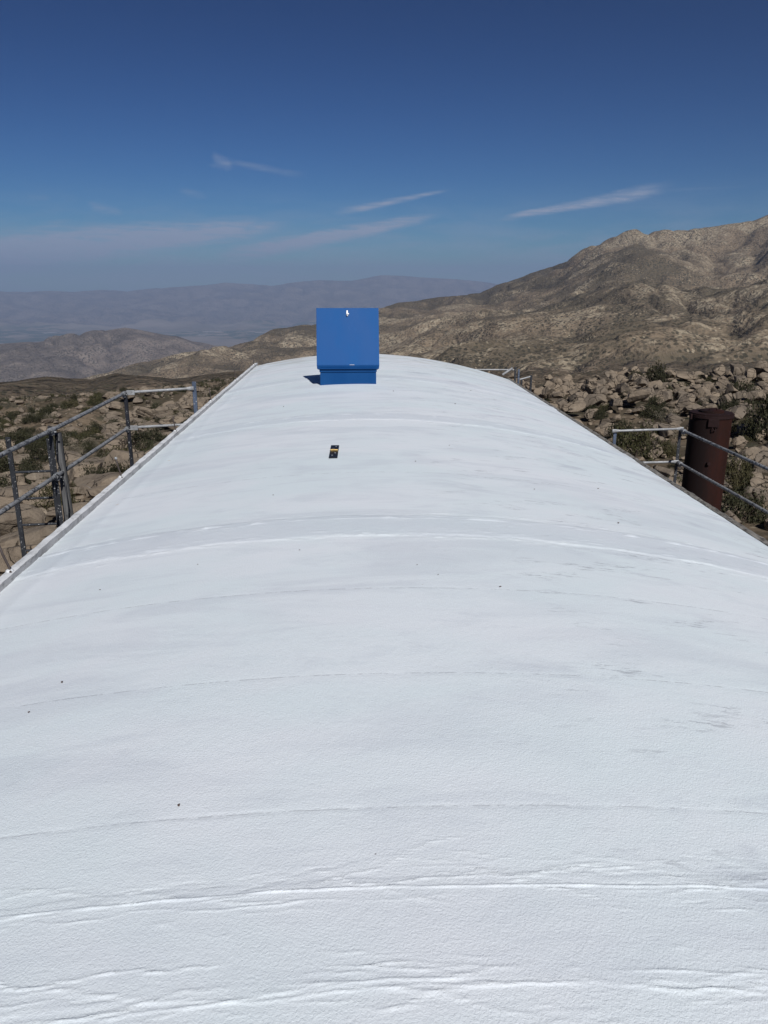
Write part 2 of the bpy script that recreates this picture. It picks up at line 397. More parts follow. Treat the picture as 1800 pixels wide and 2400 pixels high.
M = dict(roof=mat_roof(), kerb_l=mat_kerb('painted_kerb', .35), kerb_r=mat_kerb('weathered_kerb', 1.0, (.33, .31, .28), (.05, .047, .042)),
         blue=mat_blue(), blue2=mat_blue(.72, 'darker_blue_paint'), galv=mat_galv(), galvlight=mat_galv('pale_galvanised_pipe', .25, (.37, .38, .39), (.2, .2, .2)),  # second blue: the lid colour scaled darker, for the curb
         black=mat_galv('black_flaking_paint', .1, (.022, .024, .032), (.012, .012, .015)),
         spotted=mat_galv('paint_spattered_black_steel', .0, (.04, .043, .05), (.3, .3, .3)),
         bluegrey=mat_galv('blue_grey_painted_steel', .2, (.10, .13, .19), (.05, .05, .06)),
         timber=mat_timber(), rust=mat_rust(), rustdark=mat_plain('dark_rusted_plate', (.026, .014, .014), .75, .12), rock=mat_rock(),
         ground=mat_ground(), wall=mat_plain('grey_render_wall', (.42, .41, .39), .9, sc_=3), deck=mat_plain('grey_steel_grating', (.16, .16, .165), .7),
         zinc=mat_plain('bright_zinc', (.60, .61, .62), .4, .5, .3), brass=mat_plain('brass', (.62, .42, .16), .3, .5, .8),
         blackplate=mat_plain('black_plate', (.012, .013, .020), .45), wood=mat_plain('dry_twig_bark', (.11, .085, .065), .9),
         greywood=mat_plain('grey_dead_wood', (.26, .235, .21), .9),
         inside=mat_plain('shaft_darkness', (.02, .04, .09), .8), rod=mat_plain('rusty_rod', (.07, .055, .05), .6),
         dark_leaf=mat_leaf('dark_shrub_leaves', (.029, .029, .016), (.044, .045, .024)),
         olive_leaf=mat_leaf('olive_shrub_leaves', (.045, .046, .020), (.072, .064, .032)),
         grey_leaf=mat_leaf('dry_grey_brush', (.105, .098, .072), (.14, .122, .088), (.17, .13, .09), .5),
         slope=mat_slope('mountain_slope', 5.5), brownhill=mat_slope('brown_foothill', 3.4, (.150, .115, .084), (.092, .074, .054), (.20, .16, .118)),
         hazyhill=mat_slope('bare_ridge', 14, (.215, .175, .145), (.14, .118, .10), (.25, .21, .175)),
         farmtn=mat_slope('far_range', 60, (.21, .175, .15), (.16, .138, .12), (.24, .205, .175)), valley=mat_valley())

# ------------------------------------------------------------------ terrain: one sheet, in rings around the place
# bearings (deg, from the roof's axis, clockwise) and elevations (deg) of each crest, read from a survey of the view
FAR = [(-60, -.6), (-35, -.5), (-23.26, -0.54), (-22.46, -0.6), (-20.22, -0.5), (-17.64, -0.57), (-15.26, -0.57), (-12.8, -0.27), (-10.61, -0.18), (-8.86, 0.03), (-6.46, -0.09), (-5.5, -0.15), (-4.51, 0.03), (-2.22, 0.25), (0.08, 0.22), (2.06, 0.57), (3.71, 0.57), (5.68, 0.44), (8.31, 0.25), (9.95, 0.03), (11.25, -0.22), (30, -.4), (60, -.4)]
LEFT = [(-60, -3.6), (-35, -3.9), (-23.69, -3.86), (-22.01, -3.73), (-20.0, -3.64), (-18.53, -3.52), (-17.0, -3.13), (-15.78, -2.96), (-14.58, -3.17), (-13.35, -3.38), (-12.42, -3.46), (-11.19, -3.98), (-10.24, -4.22), (-8.64, -4.6), (-5, -5.2), (10, -5.5), (60, -5.5)]
MAIN = [(-60, -8), (-26, -7.6), (-21, -6.9), (-19.43, -6.4), (-16.96, -5.81), (-15.07, -5.3), (-11.88, -4.77), (-8.62, -4.25), (-6.63, -3.79), (-4.64, -3.42), (-3.3, -3.07), (-2.49, -2.85), (-0.28, -2.2), (2.06, -1.63), (3.39, -1.24), (4.72, -1.08), (6.7, -0.82), (9.31, -0.5), (10.91, 0.13), (12.18, 0.47), (13.73, 1.14), (15.57, 1.8), (16.61, 2.36), (17.66, 2.5), (18.86, 2.66), (20.05, 2.65), (20.92, 2.69), (22.33, 3.04), (23.17, 3.23), (24.81, 3.58), (25.89, 3.64), (26.68, 3.84), (27.41, 4.14), (33, 5.6), (45, 6.2), (60, 5.5)]
SPURA = [(-60, -9), (-21, -7.6), (-15, -6.3), (-9, -5.3), (-4.6, -4.6), (-0.31, -3.9), (2.06, -2.86), (6.06, -2.2), (9.35, -1.39), (14.45, -0.28), (17.46, 1.25), (19.5, 2.12), (21.29, 1.96), (23.1, 1.21), (24.62, 0.32), (27.75, 1.45), (35, 2.5), (60, 2)]
SPURB = [(-60, -9), (-21, -8), (-15, -7), (-9, -6.2), (-0.33, -5.3), (3.07, -4.43), (6.42, -3.34), (10.05, -2.51), (12.95, -1.85), (15.76, -0.9), (19.08, 0.03), (21.78, -0.12), (23.59, -0.71), (25.88, -0.84), (27.97, -0.26), (35, .5), (60, 0)]
SPURC = [(-60, -9), (-21, -8), (-9, -6.9), (-0.33, -5.81), (3.07, -5.32), (6.45, -4.81), (10.1, -3.8), (13.04, -3.51), (15.95, -3.67), (19.32, -2.73), (22.01, -2.38), (23.74, -2.06), (26.09, -2.62), (28.08, -1.12), (35, -1), (60, -1)]
BROWN = [(-60, -6.5), (-35, -6.3), (-23.99, -6.10), (-22.29, -5.97), (-21.14, -5.93), (-19.71, -6.18), (-18.24, -6.35), (-16.68, -5.97), (-15.15, -6.15), (-12.0, -6.35), (-9.39, -6.19), (-6.74, -6.1), (0, -6.3), (9, -6.5), (60, -6.3)]
FIELD = [(-60, -7.5), (-24.13, -7.95), (-19.8, -7.7), (-17.36, -7.3), (-13.65, -7.5), (-11.05, -7.2), (-8.75, -7.0), (-6.75, -6.8), (0, -7), (8.18, -7.2), (12.87, -7.2), (14.82, -7.1), (16.75, -7.1), (17.36, -6.6), (18.9, -6.1), (22.3, -6.3), (24.72, -6.7), (25.81, -6.2), (28.61, -6.2), (40, -6.8), (60, -7)]
def tabf(tab, a): xs, ys = zip(*tab); return np.interp(a, xs, ys)
def el2z(r, e): return CZ + r * np.tan(np.radians(e))

def terrain(azd, r):
    """height and crest weight; azd, r arrays of equal shape"""
    a = np.clip(azd, -60, 60)
    rF = np.exp(np.interp(a, [-30, -5, 8, 14, 40], np.log([210, 190, 110, 76, 72])))
    rM = np.interp(a, [-25, -19, -10, 0, 12, 30], [2100, 2300, 2800, 3300, 3600, 3300])
    R, Z = [], []
    def nd(rr, zz): R.append(np.broadcast_to(rr, a.shape).astype(float)); Z.append(np.broadcast_to(zz, a.shape).astype(float))
    nd(0., -4.8); nd(18., -4.9)
    nearright = np.interp(a, [6, 14], [0., 1.])
    nd(rF * .55, np.interp(a, [-30, -17, -8, 10, 30], [-15.6, -14.2, -12.2, -5.6, -5.3]))
    zF = el2z(rF, tabf(FIELD, a)); nd(rF, zF)
    nd(rF * 1.35, zF - .11 * rF)
    nd(500., el2z(500., tabf(BROWN, a))); zb = Z[-1]
    zC = el2z(1150., tabf(SPURC, a)); nd(780., np.minimum(zb, zC) - 12); nd(1150., zC)
    zB = el2z(1750., tabf(SPURB, a)); nd(1330., np.minimum(zC - 18, (zC + zB) / 2 - 10)); nd(1750., zB)
    zA = el2z(2500. * rM / 3400, tabf(SPURA, a)); 
    rA = np.maximum(2000., 2500. * rM / 3400); zA = el2z(rA, tabf(SPURA, a))
    nd(rA * .88, np.minimum(zB - 14, (zB + zA) / 2)); nd(rA, zA)
    rM2 = np.maximum(rM, rA * 1.12); zM = el2z(rM2, tabf(MAIN, a))
    nd(rA * .3 + rM2 * .7, np.minimum(zA - 25, (zA + zM) / 2)) if False else None
    nd(rM2, zM)
    nd(rM2 * 1.25, np.minimum(zM - 130, el2z(rM2 * 1.25, -7.2)))
    nd(4700., el2z(4700., -6.9))
    zL = el2z(6500., tabf(LEFT, a)); nd(6500., zL)
    nd(8200., -860.); nd(11500., -1080.); nd(20500., -1090.); nd(24000., -900.)
    nd(30000., el2z(30000., tabf(FAR, a))); nd(36000., -500.); nd(60000., -700.)
    R = np.stack(R); Z = np.stack(Z)
    out = np.zeros_like(a, dtype=float); cw = np.ones_like(out)
    for i in range(len(R) - 1):
        ms = (r >= R[i]) & (r <= R[i + 1])
        t_ = (r - R[i]) / np.maximum(R[i + 1] - R[i], 1e-6)
        out = np.where(ms, Z[i] + (Z[i + 1] - Z[i]) * t_, out)
    out = np.where(r > 60000, -700., out)
    for i, wd in ((3, .2), (5, .35), (7, .08), (9, .08), (11, .06), (12, .10), (15, .05), (20, .06)):
        cw = np.minimum(cw, np.clip(np.abs(np.log(np.maximum(r, 1) / R[i])) / wd, 0, 1))
    return out, cw
GUL = [0, 0]
def relief(x, y, r, cw):
    GUL[0] = 0; GUL[1] = 0
    """erosion: gullies carved below the smooth crests, at every size the ring spacing can carry"""
    w = fbm(x / 900., y / 900., 3) ; wx = x + 160 * w * sstep(r, 300, 1200); wy = y + 160 * fbm(x / 900. + 40, y / 900., 3) * sstep(r, 300, 1200)
    z = np.zeros_like(x)
    for lam, amp in ((3600., 330.), (1700., 190.), (820., 80.), (400., 44.), (190., 26.), (90., 13.), (42., 5.5), (20., 2.2)):
        wt = sstep(r / lam, 2.2, 4.5) * sstep(lam / (r * .0085), 2., 4.)
        if not np.any(wt > 0): continue
        if lam > 1000: amp_ = amp * (1 - .55 * sstep(r, 20000, 24000))
        else: amp_ = amp
        amp, amp0 = amp_, amp
        n = np.abs(perlin(wx / lam + lam, wy / lam - lam)) * 1.6
        n = 1 - np.clip(n, 0, 1)           # 1 on gully lines
        z = z - amp * wt * n ** 1.7 * (.16 + .84 * cw)
        z = z + amp * .42 * wt * (.1 + .9 * cw)
        if lam < 900: GUL[0] = GUL[0] + (n ** 2.2) * wt; GUL[1] = GUL[1] + wt
    near = sstep(r, 14, 30) * (1 - sstep(r, 250, 420))
    z = z + near * (.9 * perlin(x / 14., y / 14.) + .35 * perlin(x / 5., y / 5.)) * np.where(r < 60, .6, 1)
    flat = sstep(r, 8600, 11500) * (1 - sstep(r, 19500, 23500))
    return z * (1 - flat) + flat * 4
def ground_z(x, y):
    x = np.atleast_1d(np.asarray(x, float)); y = np.atleast_1d(np.asarray(y, float))
    r = np.hypot(x, y); a = np.degrees(np.arctan2(x, y))
    z, cw = terrain(a, r); return z + relief(x, y, r, cw)

azs = np.concatenate([np.arange(-180, -60, 6.), np.arange(-60, -33, 1.), np.arange(-33, 36, .105), np.arange(36, 60, 1.), np.arange(60, 181, 6.)])
azs[-1] = 180.
def rings(a, b, q): return a * (b / a) ** np.linspace(0, 1, max(2, int(round(math.log(b / a) / q)) + 1))
SECT = [('ground', .4, 290., .028, 'ground'), ('foothills', 290., 780., .009, 'brownhill'), ('mountainside', 780., 4700., .0062, 'slope'),
        ('hazy_hills', 4700., 8600., .009, 'hazyhill'), ('valley_floor', 8600., 22000., .03, 'valley'), ('distant_mountains', 22000., 60000., .014, 'farmtn')]
for nm, ra, rb, q, mt in SECT:
    rr = rings(ra, rb, q)
    A, Rr = np.meshgrid(azs, rr)
    X = Rr * np.sin(np.radians(A)); Y = Rr * np.cos(np.radians(A))
    Zt, cw = terrain(A, Rr); Zz = Zt + relief(X, Y, Rr, cw)
    nr, na = A.shape
    V = np.stack([X.ravel(), Y.ravel(), Zz.ravel()], 1)
    i = np.arange(nr - 1)[:, None] * na + np.arange(na - 1)[None, :]
    F = np.stack([i, i + na, i + na + 1, i + 1], -1).reshape(-1, 4)[:, ::-1]
    gv = (GUL[0] + 0 * Rr) / np.maximum(GUL[1] + 0 * Rr, .3)
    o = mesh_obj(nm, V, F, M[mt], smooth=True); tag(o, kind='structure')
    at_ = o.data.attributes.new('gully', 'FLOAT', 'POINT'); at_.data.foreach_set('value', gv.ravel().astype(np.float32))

# air between here and the far range
hb = bmesh.new(); add_box(hb, (0, 0, (-1500 + 950) / 2), (100000, 100000, 2450))
hm = bpy.data.materials.new('thin_air_haze'); hm.use_nodes = True; ht = NT(hm.node_tree)
ht.n.remove(ht.n['Principled BSDF']); pv = ht.node('ShaderNodeVolumePrincipled')
pv.inputs['Color'].default_value = (.475, .62, .92, 1); pv.inputs['Density'].default_value = 4.7e-5; pv.inputs['Anisotropy'].default_value = 0.0
ht.l.new(pv.outputs[0], ht.n['Material Output'].inputs['Volume'])
haze = bm_obj('haze', hb, hm); tag(haze, kind='stuff')

# ------------------------------------------------------------------ the vaulted building
KV, XC, XL = .051, .15, -2.10
def xr(y): return 3.28 + np.clip(y - 6, -6, 14) * .022
def vault(x): return -KV * (x - XC) ** 2
Y0, Y1 = -3.0, 17.55
bld = empty('vaulted_building', (0, 7, -4.8), 'white vaulted roof building with a shallow curved top filling the foreground', 'building')
ys = np.concatenate([np.arange(Y0, 1.1, .12), np.arange(1.1, 1.9, .0034), np.arange(1.9, 2.15, .01), np.arange(2.15, 6, .014), np.arange(6, 10, .028), np.arange(10, Y1, .055), [Y1]])
us = np.linspace(0, 1, 331)
U, YY = np.meshgrid(us, ys); XX = XL + (xr(YY) - XL) * U
ZZ = vault(XX)
def step_line(x, y, y0, wob, h, soft, seed, broken=0.0, lam=.35):
    """a torn coating edge across the roof; the surface on the near side (smaller y) is h higher"""
    yy = y0 + wob * fbm(x / lam + seed, x * 0 + seed * 3.1, 5, .62)
    s = 1 / (1 + np.exp(np.clip((y - yy) / soft, -40, 40)))
    if broken: s = s * sstep(perlin(x / .45 + seed * 7, x * 0 + seed), -broken, .35 - broken)
    return h * s
def bead(x, y, y0, wob, h, w, seed, broken=0., lam=.3):
    yy = y0 + wob * fbm(x / lam + seed, x * 0 + seed * 1.7, 4, .6)
    b = h * np.exp(-((y - yy) / w) ** 2) * (.7 + .6 * perlin(x / .09 + seed, x * 0 + 3.3))
    if broken: b = b * sstep(perlin(x / .3 + seed * 5, x * 0 + seed), broken - .5, broken)
    return b
def band(x, y, ya, yb, s, seed, fine=1.0):
    """a strip of thicker coating from ya to yb with ragged multiple edges"""
    z = 0
    m_ = (y > ya - .3) & (y < yb + .3)
    w = .0028 * s ** .5 * fine; g = .60 if s < 1.2 else 1.25
    z = z + step_line(x, y, yb, .012 * s, .0022 * s * g, .002 * s, seed) - step_line(x, y, ya, .018 * s, .0022 * s * g, .002 * s, seed + 2)
    for dy, wob, h, br, lam in ((-.035, .009, .0085, 0., .8), (-.047, .009, .0040, .35, .5), (-.072, .018, .0040, .35, .3), (.03, .028, .0034, .3, .25), (.05, .03, .0026, .4, .2)):
        z = z + bead(x, y, yb + dy * s, wob * s, h * g * s ** .3, w, seed + 4 + dy * 90, br, lam)
    for dy, wob, h, br, lam in ((.03, .016, .0050, .3, .5), (.06, .022, .0036, .4, .2), (.09, .030, .0030, .4, .2), (-.01, .022, .0050, .2, .4), (-.04, .03, .0034, .4, .2)):
        z = z + bead(x, y, ya + dy * s, wob * s, h * g * s ** .3, w, seed + 40 + dy * 90, br, lam)
    rw = random.Random(int(seed * 7))
    nw = int(80 / s)
    for k in range(nw):
        e = yb if rw.random() < .45 else ya
        x0 = rw.uniform(-1.4, 1.6) * (1 if s < 1.2 else 2); L = rw.uniform(.06, .38) * s; yc = e + rw.gauss(0, .055) * s; sl = rw.gauss(0, .20)
        hh = rw.uniform(.0014, .0042) * s ** .4 * (1 if rw.random() < .75 else -.6); ww = rw.uniform(.0018, .0035) * s ** .5
        box = (np.abs(x - x0) < L * 1.3) & (np.abs(y - yc) < .12 * s + .1)
        xs_, ys_ = x[box], y[box]
        yy = yc + sl * (xs_ - x0) + .018 * s * fbm(xs_ / (.16 * s) + k * 3.7, xs_ * 0 + k, 4, .6)
        zz = hh * np.exp(-((ys_ - yy) / ww) ** 2) * sstep(1 - np.abs(xs_ - x0) / L, 0, .5) * (.7 + .8 * perlin(xs_ / .05 + k, xs_ * 0 + 9.1))
        z = np.asarray(z) + 0.
        z[box] += zz
    for k in range(int(60 / s)):
        e = yb if rw.random() < .5 else ya
        x0 = rw.uniform(-1.4, 1.6) * (1 if s < 1.2 else 2); yc = e + rw.gauss(0, .06) * s; rr_ = rw.uniform(.003, .009) * s
        box = (np.abs(x - x0) < rr_ * 3) & (np.abs(y - yc) < rr_ * 3)
        z[box] += rr_ * .35 * np.exp(-(((x[box] - x0) / rr_) ** 2 + ((y[box] - yc) / rr_) ** 2))
    return np.where(m_, z, 0)
ZZ = ZZ + band(XX, YY, 1.33, 1.665, 1.0, 3.) + band(XX, YY, 4.53, 4.95, 1.5, 13.) + band(XX, YY, 8.75, 9.18, 2.4, 23.) + band(XX, YY, 12.7, 13.1, 3.0, 33.)
for y0, sd_ in ((1.95, 1.), (2.77, 2.), (3.67, 4.), (6.2, 5.), (7.6, 6.)):
    ZZ = ZZ + -bead(XX, YY, y0, .004, .0020, .0035 + y0 * .001, sd_ + 50, .0, .5)
dd = np.clip(XX - XL, 0, 1)
ZZ = ZZ + .003 * fbm(XX / .7, YY / 1.3, 2) * .5
ZZ = ZZ + .010 * np.exp(-((dd - .22 - .05 * perlin(YY * .9, YY * 0)) / .05) ** 2) * (.6 + .6 * perlin(YY * 1.3, YY * 0 + 5))   # brushed ridge beside the kerb
ZZ = ZZ + sstep(YY, 17.2, 17.55) * -.02
nr, nc = XX.shape
V = np.stack([XX.ravel(), YY.ravel(), ZZ.ravel()], 1); i = np.arange(nr - 1)[:, None] * nc + np.arange(nc - 1)[None, :]
F = np.stack([i, i + 1, i + nc + 1, i + nc], -1).reshape(-1, 4)
mesh_obj('roof', V, F, M['roof'], bld, smooth=True)

def strip(name, prof, ylist, mat, xf, seed, jig, smooth=True, sharp=30, face_mat=None):
    """extrude a (dx,z) profile along y with jitter; closed section"""
    yl = np.asarray(ylist); n = len(prof); V = []
    for j, y in enumerate(yl):
        for k, (dx, dz) in enumerate(prof):
            jx = jig * float(perlin(np.array([y * 6.3 + seed]), np.array([k * 5.7]))[0]) + jig * .6 * float(perlin(np.array([y * 23 + seed]), np.array([k * 3.7]))[0])
            jz = jig * .8 * float(perlin(np.array([y * 7.7 + seed + 50]), np.array([k * 4.1]))[0])
            xx = float(xf(y)) + dx
            V.append((xx + jx, y, dz(xx) + jz if callable(dz) else dz + jz))
    F = []
    for j in range(len(yl) - 1):
        for k in range(n):
            a = j * n + k; b = j * n + (k + 1) % n
            F.append((a, b, b + n, a + n))
    F.append(tuple(range(n))); F.append(tuple(range((len(yl) - 1) * n, len(yl) * n))[::-1])
    o = mesh_obj(name, V, F, mat, bld, smooth, sharp)
    if face_mat:
        o.data.materials.append(face_mat)
        for j in range(len(yl) - 1):
            o.data.polygons[j * n].material_index = 1; o.data.polygons[j * n + 1].material_index = 1
    return o
zl = float(vault(XL))
kl = [(.004, zl - .03), (.004, zl + .006), (.006, zl + .050), (-.018, zl + .050), (-.052, zl + .048), (-.066, zl + .036), (-.068, zl - .16), (-.03, zl - .16)]
yk = np.concatenate([np.arange(Y0, 2, .2), np.arange(2, 10, .045), np.arange(10, 17.5, .12), [17.5]])
strip('left_kerb', [(a, b) for a, b in kl], yk, M['kerb_l'], lambda y: XL, 3., .0045, face_mat=mat_kerb('grey_kerb_face', .45, (.50, .49, .49), (.10, .09, .075)))  # inner face takes a greyer colour than the kerb top
zrf = lambda off: (lambda xx: float(vault(xx)) + off)
kr = [(-.012, zrf(-.03)), (-.006, zrf(.006)), (.018, zrf(.022)), (.05, zrf(.026)), (.075, zrf(.016)), (.08, zrf(-.14)), (.03, zrf(-.14))]
strip('right_kerb', kr, yk, M['kerb_r'], lambda y: xr(y), 9., .009)
# lumps of sealant folded over the near end of the left kerb
bm = bmesh.new()
rnd = random.Random(5)
for k in range(7):
    y = 3.65 + k * .10
    pts = [(XL + .035, y + .05, zl - .012), (XL + .022, y + .02, zl + .018), (XL + .004, y, zl + .047), (XL - .035, y - .03, zl + .056), (XL - .07, y - .05, zl + .02)]
    pts = [(a + rnd.uniform(-.006, .006), b + rnd.uniform(-.02, .02), c + rnd.uniform(-.003, .005)) for a, b, c in pts]
    add_path(bm, pts, [(.006, .003), (.010, .004), (.011, .004), (.009, .004), (.004, .003)], 8)
bm_obj('sealant_fold', bm, M['kerb_l'], bld, True)

# walls
bm = bmesh.new()
def wall_quadstrip(name, xs_, ys_, top):
    bm = bmesh.new(); lo = []; hi = []
    for x, y, z in zip(xs_, ys_, top):
        hi.append(bm.verts.new((x, y, z))); lo.append(bm.verts.new((x, y, -5.6)))
    for k in range(len(hi) - 1): bm.faces.new((lo[k], lo[k + 1], hi[k + 1], hi[k]))
    return bm_obj(name, bm, M['wall'], bld)
bm.free()
ny = 12; yv = np.linspace(Y0, Y1 - .03, ny)
wall_quadstrip('side_wall', [XL - .05] * ny, yv, [zl - .1] * ny)
wall_quadstrip('side_wall', [float(xr(y)) + .06 for y in yv], yv, [float(vault(xr(y))) - .1 for y in yv])
for yy in (Y0, Y1 - .03):
    xv = np.linspace(XL - .05, float(xr(yy)) + .06, 16)
    wall_quadstrip('end_wall', xv, [yy] * 16, [float(vault(x)) - .015 for x in xv])

# ------------------------------------------------------------------ roof hatch
def bl(x): return -.02
H = empty('roof_hatch', (-.055, 12.0, 0), 'blue roof hatch standing on the white vault, its square lid tilted up open', 'roof hatch')
hx, hw, hy, hd = -.055, .432, 12.0, .86
bm = bmesh.new(); th = .02
for (cx, cy, sx, sy) in ((hx, hy + th / 2, 2 * hw, th), (hx, hy + hd - th / 2, 2 * hw, th), (hx - hw + th / 2, hy + hd / 2, th, hd - 2 * th - .002), (hx + hw - th / 2, hy + hd / 2, th, hd - 2 * th - .002)):
    add_box(bm, (cx, cy, .085), (sx, sy, .27))
bm_obj('curb', bm, M['blue2'], H)
bm = bmesh.new(); add_box(bm, (hx, hy + hd / 2, -.03), (2 * hw - .05, hd - .05, .01)); bm_obj('shaft_dark_plate', bm, M['inside'], H)  # dark-coloured plate stands in for the shade down the open shaft
bm = bmesh.new()
for (cx, cy, sx, sy) in ((hx, hy - .010, 2 * hw + .05, .05), (hx, hy + hd + .010, 2 * hw + .05, .05), (hx - hw + .01, hy + hd / 2, .05, hd - .032), (hx + hw - .01, hy + hd / 2, .05, hd - .032)):
    add_box(bm, (cx, cy, .232), (sx, sy, .022), bevel=.003)
bm_obj('curb_flange', bm, M['blue2'], H)
bm = bmesh.new()
add_box(bm, (hx, hy - .004, .2015), (2 * hw + .018, .03, .034), bevel=.003); bm_obj('gasket_strip', bm, M['blue2'], H)
# lid: folded sheet pan, hinged on the near edge, leaning back 15 degrees
LW = .478
lean = math.radians(15.5); ux = Vector((0, math.sin(lean), math.cos(lean))); back = Vector((0, math.cos(lean), -math.sin(lean)))
o0 = Vector((hx + .0, hy - .085, .296))
bm = bmesh.new()
def P_(x, u, b): return bm.verts.new(o0 + Vector((x, 0, 0)) + ux * u + back * b)
Lh = .87
outer = [P_(-LW, 0, 0), P_(LW, 0, 0), P_(LW * .994, Lh, 0), P_(-LW * .994, Lh, 0)]
bk = .058
rim = [P_(-LW + .004, -.052, bk * 0 + .062), P_(LW - .004, -.052, .062), P_(LW * .994, Lh + .0, bk), P_(-LW * .994, Lh, bk)]
inn = [P_(-LW + .02, .01, bk + .0), P_(LW - .02, .01, bk), P_(LW - .02, Lh - .02, bk), P_(-LW + .02, Lh - .02, bk)]
inn2 = [P_(-LW + .02, .01, .008), P_(LW - .02, .01, .008), P_(LW - .02, Lh - .02, .008), P_(-LW + .02, Lh - .02, .008)]
bm.faces.new(outer)
for k in range(4):
    j = (k + 1) % 4
    bm.faces.new((outer[k], rim[k], rim[j], outer[j])); bm.faces.new((rim[k], inn[k], inn[j], rim[j])); bm.faces.new((inn[k], inn2[k], inn2[j], inn[j]))
bm.faces.new(inn2)
bmesh.ops.recalc_face_normals(bm, faces=bm.faces)
bmesh.ops.bevel(bm, geom=[e for e in bm.edges if e.calc_length() > .3], offset=.004, segments=2, affect='EDGES')
lid = bm_obj('lid', bm, M['blue'], H)
bm = bmesh.new(); add_box(bm, (hx, hy - .035, .248), (2 * LW - .10, .06, .007)); bm_obj('hinge', bm, M['blue'], H)
# hasp on the free edge, bright zinc
hp = o0 + ux * (Lh - .085) + Vector((-.005, 0, 0))
rotm = Matrix.Rotation(-lean, 3, 'X')
bm = bmesh.new()
add_box(bm, hp - back * .012, (.026, .018, .088), rotm, .003)
add_box(bm, hp - back * .012 + Vector((.018, 0, 0)) - ux * .008, (.022, .02, .022), rotm, .004)
add_tube(bm, hp - back * .004, hp - back * .045 - ux * .03, .008, 8)
hs_ = bm_obj('hasp', bm, M['zinc'], lid); hs_.parent = lid; hs_.location = (0, 0, 0)
bm = bmesh.new(); add_box(bm, o0 + ux * .004 - back * .003 + Vector((.06, 0, 0)), (.07, .004, .004), rotm); pc = bm_obj('worn_paint_edge', bm, M['zinc'], lid); pc.parent = lid; pc.location = (0, 0, 0)
# stay arm holding the lid
bm = bmesh.new(); add_tube(bm, (hx + hw - .05, hy + .35, .22), o0 + ux * .5 + back * .04 + Vector((hw - .05, 0, 0)), .007, 8); bm_obj('stay_arm', bm, M['zinc'], H)

# ------------------------------------------------------------------ little black plate with brass fitting on the roof
pl = empty('strap_plate', (-.17, 7.0, 0), 'small black metal strip with a brass fitting lying flat on the white roof', 'metal plate')
rz = Matrix.Rotation(math.radians(-.8), 3, 'Z')
zt = lambda x: float(vault(x)) + .008
for nm, cy, ln in (('upper_leaf', 7.155, .24), ('lower_leaf', 6.865, .25)):
    bm = bmesh.new(); c = rz @ Vector((0, cy - 7.0, 0)) + Vector((-.172, 7.0, zt(-.17))); add_box(bm, c, (.078, ln, .010), rz, .003)
    lf = bm_obj(nm, bm, M['blackplate'], pl)
    for k in (-1, 1):
        bm = bmesh.new(); q = c + rz @ Vector((.012 * k, .05 * k, .006)); add_tube(bm, q - Vector((0, 0, .002)), q + Vector((0, 0, .003)), .006, 8)
        s_ = bm_obj('screw', bm, M['zinc'], lf); s_.parent = lf; s_.location = (0, 0, 0)
bm = bmesh.new(); c = rz @ Vector((0, .015, 0)) + Vector((-.172, 7.0, zt(-.17) + .012))
add_tube(bm, c - rz @ Vector((.034, 0, 0)), c + rz @ Vector((.034, 0, 0)), .011, 10)
add_box(bm, c + rz @ Vector((-.008, .045, -.002)), (.03, .05, .008), rz, .003)
bm_obj('brass_knuckle', bm, M['brass'], pl, True, 40)

# ------------------------------------------------------------------ eye rods standing on the left kerb
rod0 = None
RL = ['rusty bolt rod on the left kerb nearest the camera, before the ladder', 'short bolt rod with a round head on the left kerb, right of the ladder',
      'bent white-footed rod on the left kerb below the near corner of the railing', 'thin rod on the left kerb just past the far railing post',
      'thin rod on the left kerb halfway between the railing end and the far corner', 'white-tipped rod at the far left corner of the white roof']
for k, (y, tx, hh) in enumerate(((4.55, -.045, .19), (6.96, -.03, .18), (9.26, -.02, .18), (11.72, -.015, .19), (14.3, -.01, .20), (17.1, -.01, .17))):
    r_ = empty('bolt_rod', (XL - .03, y, zl + .05), RL[k], 'rod', 'rods along the left kerb')
    x0, z0 = XL - .03, zl + .045
    bm = bmesh.new()
    add_path(bm, [(x0 + .02, y - .03, z0 + .006), (x0 + .006, y - .008, z0 + .008), (x0, y, z0 + .03), (x0 + tx * .6, y, z0 + hh * .6), (x0 + tx, y, z0 + hh)], .0075, 8)
    bm_obj('shank', bm, M['rod'], r_, True)
    bm = bmesh.new(); bmesh.ops.create_uvsphere(bm, u_segments=10, v_segments=6, radius=.024, matrix=Matrix.Translation((x0, y, z0 + .006)) @ Matrix.Diagonal((1, 1.2, .5, 1)))
    bm_obj('foot', bm, M['kerb_l'], r_, True)
    if k == 1:
        bm = bmesh.new(); bmesh.ops.create_uvsphere(bm, u_segments=12, v_segments=8, radius=.014, matrix=Matrix.Translation((x0 + tx, y, z0 + hh))); bm_obj('head', bm, M['galv'], r_, True)

